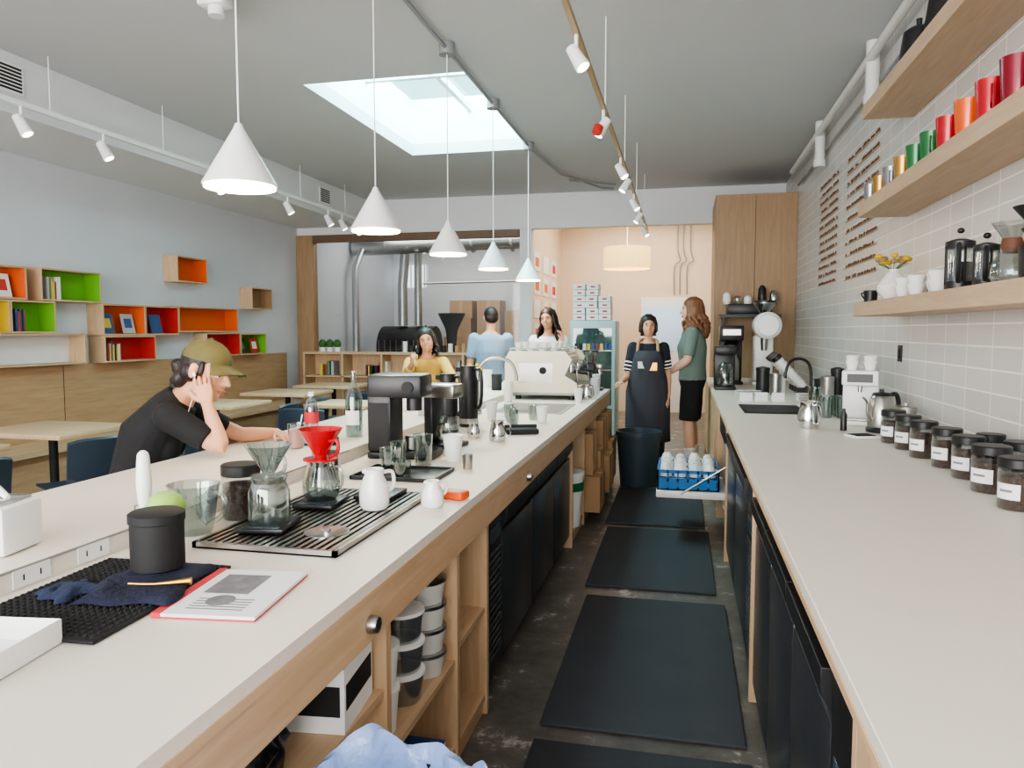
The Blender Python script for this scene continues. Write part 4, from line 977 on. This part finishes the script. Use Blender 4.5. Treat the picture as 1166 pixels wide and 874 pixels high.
def person(name,J,L):
    k=L.get('k',1); vox=L.get('vox',.009); fem=L.get('fem',False)
    root=link(bpy.data.objects.new(name,None))
    up=V((0,0,1)); lh=J['lath'].normalized(); ls=J['lats'].normalized()
    sp=[J['pel']-up*.09*k,J['pel'],J['wai'],J['che'],J['sho'],J['nck']]
    lats=[lh,lh,(lh*.6+ls*.4).normalized(),(lh*.2+ls*.8).normalized(),ls,ls]
    fws=[]
    for i in range(6):
        t=(sp[min(i+1,5)]-sp[max(i-1,0)]).normalized(); fws.append(t.cross(lats[i]).normalized())
    if fem: rx=[.13,.170,.128,.145,.148,.052]; ry=[.09,.116,.092,.114,.075,.05]
    else: rx=[.13,.168,.145,.165,.168,.058]; ry=[.09,.115,.105,.122,.085,.055]
    rx=[a*k*L.get('girth',1) for a in rx]; ry=[a*k*L.get('girth',1) for a in ry]
    torso=lambda g,a,b:g_loft(sp[a:b],lats[a:b],fws[a:b],[r+g for r in rx[a:b]],[r+g for r in ry[a:b]])
    arms=[(J['sR'],J['eR'],J['wR']),(J['sL'],J['eL'],J['wL'])]; legs=[(J['hR'],J['kR'],J['aR']),(J['hL'],J['kL'],J['aL'])]
    def limb(a,R,ts,g,t1,ease=0,n=14):
        s,e,w=a
        def at(t): return s+(e-s)*t if t<=1 else e+(w-e)*(t-1)
        def rad(t):
            for i in range(4):
                if t<=ts[i+1]: u=(t-ts[i])/(ts[i+1]-ts[i]); return (R[i]*(1-u)+R[i+1]*u)*k
            return R[-1]*k
        q=[x for x in (0,.25,.5,.75,.9,1,1.1,1.2,1.35,1.65,2) if x<t1-.03]+[t1]
        P=[at(x) for x in q]; P2=[p.copy() for p in P]
        for i in range(1,len(P)-1):
            if .7<q[i]<1.3: P2[i]=P[i]*.6+(P[i-1]+P[i+1])*.2
        return g_tube(P2,[rad(x)+g+ease*x for x in q],n)
    def armpts(a,g,t1=2): return limb(a,[.046,.041,.035,.036,.023] if fem else [.052,.047,.040,.041,.026],[0,.5,1,1.3,2],g,t1)
    def legpts(a,g,t1=2,ease=0): return limb(a,[.088,.074,.054,.055,.036],[0,.5,1,1.35,2],g,t1,ease,16)
    parts=[torso(-.004,0,6)]
    for a in arms: parts.append(armpts(a,0)); parts.append(g_ell(a[0],(.050*k,.050*k,.050*k)))
    for a in legs: parts.append(legpts(a,0))
    hb=J['headM']; hs=k*L.get('hs',1); Th=Matrix.Translation(J['head'])@hb@Matrix.Scale(hs,4)
    hup=(hb.to_3x3()@V((0,0,1)))
    parts.append(g_tube([J['sho'],J['nck'],J['head']-hup*.04*k],[.07*k,.052*k,.05*k] if not fem else [.06*k,.046*k,.045*k],16))
    hp=[g_ell((0,-.010,.026),(.074,.094,.088)),g_ell((0,.020,-.030),(.060,.066,.078)),g_ell((0,.050,-.088),(.030,.026,.022)),g_ell((0,.02,-.066),(.052,.055,.040)),
        g_ell((.036,.054,-.028),(.024,.022,.024)),g_ell((-.036,.054,-.028),(.024,.022,.024)),
        g_tube([(0,.080,.016),(0,.094,-.008),(0,.104,-.026)],[.009,.010,.0125],10,2,True),
        g_ell((.010,.092,-.030),(.009,.010,.007)),g_ell((-.010,.092,-.030),(.009,.010,.007)),
        g_tube([(-.045,.062,.022),(-.02,.080,.024),(.02,.080,.024),(.045,.062,.022)],.009,8,2,True),
        g_ell((0,.082,-.061),(.022,.012,.012)),
        g_ell((.077,-.012,-.004),(.010,.017,.031)),g_ell((-.077,-.012,-.004),(.010,.017,.031))]
    parts+= [xf(g,Th) for g in hp]
    extra=[]
    for key,a,sd in (('handR',arms[0],1),('handL',arms[1],-1)):
        h_=J.get(key)
        if h_:
            pm,fg=hand(a[2],h_[0],h_[1],sd,k*(.92 if fem else 1),**(h_[2] if len(h_)>2 else {})); parts.append(pm); extra+=fg
    remeshed('body',parts,vox,L['skin'],root,2,extra)
    f=O('face')
    for s in (-1,1):
        f.ell((s*.030,.0655,.001),(.0145,.0125,.0095),MEYE,14,10,Th); f.ell((s*.030,.0758,.001),(.0062,.0032,.0062),MIRIS,12,8,Th)
        f.add(g_tube([(s*.016,.0785,.006),(s*.030,.0800,.0105),(s*.044,.0725,.006)],.0022,8,3),L.get('browm',L['hairm']),Th)
        f.add(g_tube([(s*.014,.0845,.022),(s*.030,.0815,.028),(s*.047,.068,.022)],[.003,.0042,.002],8,3),L.get('browm',L['hairm']),Th)
    sm=L.get('smile',0)
    f.add(g_tube([(-.024,.081,-.060+sm*.008),(-.010,.0945,-.059),(0,.0955,-.0605),(.010,.0945,-.059),(.024,.081,-.060+sm*.008)],[.002,.0038,.0032,.0038,.002],8,3),L['lip'],Th)
    f.add(g_tube([(-.021,.081,-.063+sm*.006),(0,.0935,-.0695-sm*.005),(.021,.081,-.063+sm*.006)],[.002,.0045,.002],8,4),L['lip'],Th)
    if sm>.5: f.add(g_ell((0,.0915,-.0645),(.016,.005,.0045),14,8),MTEETH,Th)
    f.done(parent=root,ang=80)
    hm=L['hairm']; st=L.get('hair','short')
    if st=='short':
        hp=[g_ell((0,-.022,.038),(.080,.094,.084)),g_ell((0,-.045,.0),(.078,.065,.065))]
        remeshed('hair',[xf(g,Th) for g in hp],.007,hm,root,2)
    else:
        hp=[g_ell((0,-.018,.038),(.084,.097,.091)),g_ell((0,-.05,-.01),(.082,.066,.08))]
        strands=[]; rnd=random.Random(L.get('seed',1)); Ln=L.get('len',.3); N=L.get('n',46)
        a0=L.get('aopen',62)
        R3=hb.to_3x3()
        for i in range(N):
            a=math.radians(90+a0+(360-2*a0)*(i+.5)/N+rnd.uniform(-4,4)); ca,sa=math.cos(a),math.sin(a)
            l=Ln*rnd.uniform(.75,1.05); pts=[V((ca*.02,-.02+sa*.03,.122)),V((ca*.066,-.02+sa*.08,.085)),V((ca*.086,-.022+sa*.098,.02)),V((ca*.090,-.026+sa*.1,-.05))]
            pts=[Th@p for p in pts]; p=pts[-1].copy(); ax=(R3@V((ca,sa,0))); sd=(R3@V((-sa,ca,0)))
            m_=7; ph=rnd.uniform(0,6)
            fl=L.get('flare',.03); wv_=L.get('wave',.012)
            for j in range(1,m_+1):
                u=j/m_; q=p+V((0,0,-1))*l*u+V((ax.x,ax.y,0))*fl*math.sin(u*2.6)+sd*wv_*math.sin(ph+u*12)+ax*wv_*math.cos(ph+u*12)
                pts.append(q)
            r_=L.get('sr',.013)
            strands.append(g_tube(pts,[r_*.6,r_,r_,r_]+[r_*(1-.6*(j/m_)**2) for j in range(1,m_+1)],7,1,True))
        remeshed('hair',[xf(g,Th) for g in hp]+strands,.006,hm,root,1)
    if L.get('bun'):
        remeshed('ponytail',[xf(g,Th) for g in L['bun']],.006,hm,root,1)
    sl=L.get('sleeve',.6); sh=L['shirt']
    parts=[torso(.014,1,5), g_loft([sp[4],sp[4]*.35+sp[5]*.65],[ls,ls],[fws[4],fws[5]],[rx[4]+.014,rx[5]+.03],[ry[4]+.014,ry[5]+.025])]
    for a in arms: parts.append(armpts(a,.015 if sl<1.2 else .013,t1=sl)); parts.append(g_ell(a[0],(.060*k if fem else .066*k,)*3))
    if fem: 
        for s in (-1,1): parts.append(g_ell(tuple(sp[3]+ls*s*.055*k+fws[3]*.062*k+up*.0),(.078*k,.070*k,.085*k)))
    remeshed('shirt',parts,vox,sh,root,4)
    pl=L.get('leg',1.95)
    parts=[torso(.010,0,3)]
    for a in legs: parts.append(legpts(a,.012,t1=pl,ease=L.get('ease',.006)))
    remeshed('trousers',parts,vox,L['trousers'],root,3)
    sp_=[]
    for a,toe in ((J['aR'],J['toe']),(J['aL'],J['toe'])):
        toe=V(toe).normalized(); sd=V((toe.y,-toe.x,0)); base=V((a.x,a.y,a.z-.085*k))
        ys=[-.065,-.045,0,.06,.12,.165,.185]; rxs=[.018,.032,.036,.040,.045,.036,.016]; hs_=[.03,.042,.052,.040,.03,.024,.012]
        sp_.append(g_loft([base+toe*y*k+up*(h_*k) for y,h_ in zip(ys,hs_)],[sd]*7,[up]*7,[r*k for r in rxs],[h_*k for h_ in hs_],16))
        sp_.append(g_tube([base+up*.05*k,base+up*.11*k],[.042*k,.044*k],14))
    remeshed('shoes',sp_,.008,L.get('shoem',BLACKM),root,1)
    if L.get('sock'):
        remeshed('socks',[g_tube([a[2],a[2]+(a[1]-a[2])*.42],[.042*k,.058*k],14) for a in legs],.008,L['sock'],root,1)
    return root,Th
MEYE=mat('eye_white',(236,232,226),.3); MIRIS=mat('eye_iris',(46,30,20),.2); MTEETH=mat('teeth',(240,236,226),.3)
def stand(loc,yaw,h=1.72,armR=None,armL=None,head=(0,0,0),lean=(0,0),feet=.1,handR=None,handL=None,fem=False):
    k=h/1.72; sw=.160 if fem else .18; lx,ly=lean
    P=dict(pel=V((0,0,.535*h)),wai=V((lx*.3,ly*.3,.61*h)),che=V((lx*.65,ly*.65+.01,.72*h)),sho=V((lx,ly-.005,.80*h)),nck=V((lx,ly+.005,.848*h)),head=V((lx,ly+.025,.935*h)),
      hR=V((.085*k,0,.515*h)),hL=V((-.085*k,0,.515*h)),kR=V((feet,.02,.285*h)),kL=V((-feet,.02,.285*h)),aR=V((feet+.01,-.02,.085*k)),aL=V((-feet-.01,-.02,.085*k)),
      sR=V((lx+sw*k,ly-.01,.803*h)),sL=V((lx-sw*k,ly-.01,.803*h)))
    aR=armR or ((sw+.05,-.03,.635*h/k),(sw+.055,.04,.495*h/k)); aL=armL or ((-sw-.05,-.03,.635*h/k),(-sw-.055,.04,.495*h/k))
    P['eR'],P['wR']=[V(p)*k for p in aR]; P['eL'],P['wL']=[V(p)*k for p in aL]
    M=TR(loc,yaw); R=M.to_3x3()
    J={a:M@b for a,b in P.items()}
    J['lath']=R@V((1,0,0)); J['lats']=R@V((1,0,0)); J['toe']=R@V((0,1,0))
    J['headM']=headbasis(yaw+head[0],head[1],head[2])
    hR=handR or ((0,.15,-1),(-1,0,0)); hL=handL or ((0,.15,-1),(1,0,0))
    J['handR']=(R@V(hR[0]),R@V(hR[1]))+tuple(hR[2:]); J['handL']=(R@V(hL[0]),R@V(hL[1]))+tuple(hL[2:])
    return J
HB=mat('hair_dark',(38,28,25),.5,var=.4,scale=30,bump=.5,bscale=60,stretch=(1,1,.3))
HG=mat('hair_auburn',(124,84,58),.5,var=.45,scale=30,bump=.5,bscale=60,stretch=(1,1,.3))
LIP=mat('lips',(180,104,94),.45)
S1=skin('skin_tan',(214,160,128)); S2=skin('skin_warm',(206,150,118)); S3=skin('skin_fair',(226,182,156))
rr=V((.5,-.866,0))
J=dict(pel=V((-2.27,2.69,.73)),wai=V((-2.25,2.70,.86)),che=V((-2.20,2.73,1.02)),sho=V((-2.12,2.775,1.145)),nck=V((-2.07,2.80,1.20)),head=V((-1.985,2.82,1.295)),
 hR=V((-2.25,2.61,.72)),hL=V((-2.31,2.77,.72)),kR=V((-1.91,2.82,.71)),kL=V((-1.95,2.98,.71)),aR=V((-1.98,2.80,.33)),aL=V((-2.02,2.98,.33)),
 sR=V((-2.045,2.64,1.12)),sL=V((-2.195,2.92,1.12)),eR=V((-1.83,2.68,.990)),wR=V((-1.915,2.715,1.165)),eL=V((-2.0,3.08,.985)),wL=V((-1.89,3.22,.98)),
 lath=rr,lats=V((.46,-.888,0)),toe=V((.866,.5,0)),headM=headbasis(-90,14,-6),
 handR=((-.30,.12,.93),(-.45,.85,.0),dict(curl=.30)),handL=((.80,-.45,-.12),(.1,-.1,-1),dict(curl=.2)))
CAPM=fabric('olive_cap',(98,92,54)); 
L=dict(skin=S1,hairm=HB,hair='short',shirt=fabric('black_tshirt',(26,26,28)),trousers=fabric('black_jeans',(34,36,42)),lip=LIP,fem=True,sleeve=.74,vox=.006,hs=1.08,
 bun=[g_ell((.01*math.sin(i*3),-.085-.035*math.sin(i*1.3)-.01*(i%3),.01-.016*i),(.030,.030,.026)) for i in range(9)]+[g_ell((.055,-.035,-.01),(.03,.045,.04)),g_ell((-.055,-.035,-.01),(.03,.045,.04)),g_ell((.070,.018,.012),(.010,.014,.035)),g_ell((.04,-.08,-.05),(.035,.03,.04)),g_ell((-.04,-.08,-.05),(.035,.03,.04))])
root,Th=person('seated_woman',J,L)
o=O('baseball_cap')
cp=[(.086*math.cos(t),.084*math.sin(t)) for t in [math.pi/2*i/8 for i in range(9)]]
g=g_lathe([(r_,z_) for r_,z_ in cp],32); v=[(x,y*1.15-.012,z_+.042) for x,y,z_ in g[0]]
o.add((v,g[1]),CAPM,Th)
vs=[];fs=[]
for i in range(13):
    a=math.radians(90+(i-6)*8.5); 
    for j,rad in enumerate((.083,.115,.148)):
        u_=abs(i-6)/6; rr_=rad if j==0 else rad*(1-(.13 if j==2 else .05)*u_*u_); x=math.cos(a)*rr_; y=math.sin(a)*rr_*1.13-.012
        vs.append((x,y,.046-.010*j-2.2*x*x*(1 if j else .5)))
for i in range(12):
    for j in range(2): a=i*3+j; fs.append((a,a+3,a+4,a+1))
N_=len(vs); fs+= [tuple(reversed([q+N_ for q in f_])) for f_ in fs]; vs+=[(x,y,z_-.004) for x,y,z_ in vs]
o.add((vs,fs),CAPM,Th); o.add(g_ell((0,-.012,.127),(.008,.008,.005),10,6),CAPM,Th); o.done(parent=root,ang=60)
o=O('earphone_wire'); p0=Th@V((.084,.004,-.016)); o.ell(p0,(.008,.008,.01),WHITE); o.tube([p0,p0+V((.01,-.01,-.06)),p0+V((-.02,-.02,-.16)),p0+V((-.06,.0,-.24))],.0022,WHITE,6,4); o.done(parent=root)
def stool(x,y,z=.66):
    o=O('bar_stool'); o.lathe([(.0,z-.035),(.165,z-.035),(.175,z-.02),(.17,z),(0,z)],SHELFW)
    for a in (45,135,225,315):
        c_,s_=math.cos(math.radians(a)),math.sin(math.radians(a)); o.tube([(.12*c_,.12*s_,z-.035),(.2*c_,.2*s_,0)],.012,BLACKM,8)
    o.add(g_tube([(.17*math.cos(t*math.pi/12),.17*math.sin(t*math.pi/12),.25) for t in range(25)],.008,8),BLACKM); o.done(loc=(x,y,0))
stool(-2.29,2.68,.625)
J=dict(pel=V((-2.5,6.95,.73)),wai=V((-2.48,6.90,.87)),che=V((-2.44,6.85,1.03)),sho=V((-2.40,6.80,1.18)),nck=V((-2.39,6.78,1.24)),head=V((-2.38,6.74,1.375)),
 hR=V((-2.58,6.93,.72)),hL=V((-2.42,6.99,.72)),kR=V((-2.42,6.55,.70)),kL=V((-2.24,6.62,.70)),aR=V((-2.44,6.6,.33)),aL=V((-2.26,6.66,.33)),
 sR=V((-2.55,6.75,1.16)),sL=V((-2.25,6.86,1.16)),eR=V((-2.50,6.52,1.05)),wR=V((-2.36,6.30,1.17)),eL=V((-2.10,6.72,1.0)),wL=V((-1.93,6.62,.99)),
 lath=V((-.94,-.34,0)),lats=V((-.94,-.34,0)),toe=V((.3,-1,0)),headM=headbasis(196,0,12),
 handR=((.25,-.5,.9),(.7,.5,.1),dict(curl=1.1)),handL=((1,-.3,-.05),(0,0,-1)))
L=dict(skin=S2,hairm=HB,hair='long',len=.12,n=36,flare=.01,shirt=fabric('mustard_top',(206,166,84)),trousers=fabric('dark_trousers',(40,44,56)),lip=LIP,fem=True,sleeve=1.7,smile=1,vox=.009,bun=[g_ell((0,-.03,.125),(.04,.04,.035))])
person('seated_customer',J,L); stool(-2.5,6.95,.625)
J=stand((-2.06,7.95,0),14,1.72,head=(12,4,0),armR=((.25,.06,1.12),(.2,.26,1.06)))
person('standing_man',J,dict(skin=S1,hairm=HB,hair='short',shirt=fabric('light_blue_tshirt',(134,154,176)),trousers=fabric('navy_trousers',(40,46,62)),lip=LIP,sleeve=.75,girth=1.04,shoem=WHITE))
J=stand((-1.40,7.85,0),176,1.70,head=(-8,0,6),fem=True,armL=((-.25,.06,1.15),(-.19,.12,1.36)),handL=((.1,.1,1),(.6,.5,0)),armR=((.23,.02,1.08),(.2,.25,1.05)))
person('woman_barista',J,dict(skin=S2,hairm=HB,hair='long',len=.26,n=44,shirt=fabric('white_shirt',(226,226,232)),trousers=fabric('black_trousers',(28,28,32)),lip=LIP,fem=True,sleeve=.8,smile=1,k=.99))
J=stand((-.34,7.62,0),180,1.62,head=(8,0,0),fem=True,armR=((.22,.03,1.06),(.27,.20,1.02)),handR=((.3,.9,-.15),(0,-.1,-1)),feet=.1)
ap=fabric('charcoal_apron',(64,64,72)); AY=7.62
root,Th=person('apron_barista',J,dict(skin=S1,hairm=HB,hair='long',len=.05,n=30,flare=-.03,shirt=fabric('dark_shirt',(36,38,48)),trousers=fabric('grey_trousers',(48,50,56)),lip=LIP,fem=True,sleeve=.8,k=.95,smile=.6,girth=1.08))
o=O('apron'); vs=[];fs=[]
lev=[(.36,.22,.18,88),(.5,.215,.18,88),(.7,.212,.17,92),(.86,.21,.16,94),(.97,.19,.150,90),(1.06,.178,.158,66),(1.18,.17,.168,56),(1.27,.158,.155,46)]
nn=16
for (z_,rx_,ry_,an) in lev:
    for i in range(nn+1):
        a=math.radians(90-an+2*an*i/nn); fold=1+.03*math.sin(i*2.1)*(1 if z_<.9 else 0)
        vs.append((rx_*math.cos(a)*fold,ry_*math.sin(a)*fold,z_))
for j in range(len(lev)-1):
    for i in range(nn): a=j*(nn+1)+i; fs.append((a,a+1,a+nn+2,a+nn+1))
M=TR((-.34,AY,0),180); o.add((vs,fs),ap,M)
for s in (-1,1): o.tube([(s*.10,.120,1.265),(s*.09,.08,1.36),(s*.05,-.04,1.38)],.009,CARD,8,3,M=M)
o.box(-.09,-.02,.158,.161,1.08,1.15,GOLD,M); o.box(.03,.09,.158,.161,1.1,1.16,PAPER,M)
ob=o.done(parent=root,fix=False,ang=80); sm=ob.modifiers.new('s','SOLIDIFY'); sm.thickness=.006; sm.offset=1
o=O('sleeve_stripes')
for sd,s_,e_ in ((1,J['sR'],J['eR']),(-1,J['sL'],J['eL'])):
    for t_ in (.5,.62,.74): p=s_+(e_-s_)*t_; d_=(e_-s_).normalized(); o.tube([p-d_*.006,p+d_*.006],.057,WHITE,18)
o.done(parent=root)
J=stand((.10,7.95,0),82,1.80,head=(14,2,0),feet=.11,armL=((-.24,.02,1.12),(-.2,.22,.98)),handL=((.1,.8,-.3),(.6,-.2,-.2)))
person('long_haired_man',J,dict(skin=S3,hairm=HG,hair='long',len=.25,n=54,wave=.018,flare=.045,sr=.014,shirt=fabric('sage_tshirt',(112,128,120)),trousers=fabric('black_shorts',(30,30,34)),leg=.92,ease=.03,lip=LIP,sleeve=.85,k=1.047,girth=1.08,sock=WHITE,shoem=WHITE,aopen=50))

# ------------------------------------------------------------------ camera + light
cam=bpy.data.cameras.new('camera'); co=link(bpy.data.objects.new('camera',cam))
co.location=(0,0,1.47); co.rotation_euler=(math.radians(90-4.1),0,math.radians(12.9)); cam.lens=26.24; cam.sensor_width=36; cam.clip_start=.02
bpy.context.scene.camera=co
def area(name,loc,rot,sx,sy,e,col=(1,1,1)):
    l=bpy.data.lights.new(name,'AREA'); l.shape='RECTANGLE'; l.size=sx; l.size_y=sy; l.energy=e; l.color=col
    o=link(bpy.data.objects.new(name,l)); o.location=loc; o.rotation_euler=[math.radians(a) for a in rot]; return o
area('storefront_daylight',(-2.3,-3.35,1.8),(90,0,0),6.6,2.5,640,(1,.98,.95))
area('skylight_daylight',(-2.31,6.8,4.2),(0,0,0),1.3,2.4,400,(.90,.97,1))
area('roastery_fill',(-4,12.5,3.38),(0,0,0),2.5,2,75,(1,.97,.92))  # added overhead fill that brightens the roastery
area('backroom_fill',(-.6,12.0,3.38),(0,0,0),2,2.5,75,(1,.93,.84))  # extra ceiling fill added for the back room, besides the drum pendant
def pt(name,loc,e,col,r=.1):
    l=bpy.data.lights.new(name,'POINT'); l.energy=e; l.color=col; l.shadow_soft_size=r
    o=link(bpy.data.objects.new(name,l)); o.location=loc
pt('drum_bulb',(-.87,11.8,2.6),30,(1,.76,.5))
for y in (2.5,3.75,5.0,6.27,7.75): pt('pendant_bulb',(-1.6,y,1.95),5,(1,.9,.78),.08)
w=bpy.data.worlds.new('World'); bpy.context.scene.world=w; w.use_nodes=True
b=w.node_tree.nodes['Background']; b.inputs[0].default_value=(.84,.94,1,1); b.inputs[1].default_value=2.4
try:
    bpy.context.scene.view_settings.look='AgX - Medium High Contrast'
except Exception as e: print(e)
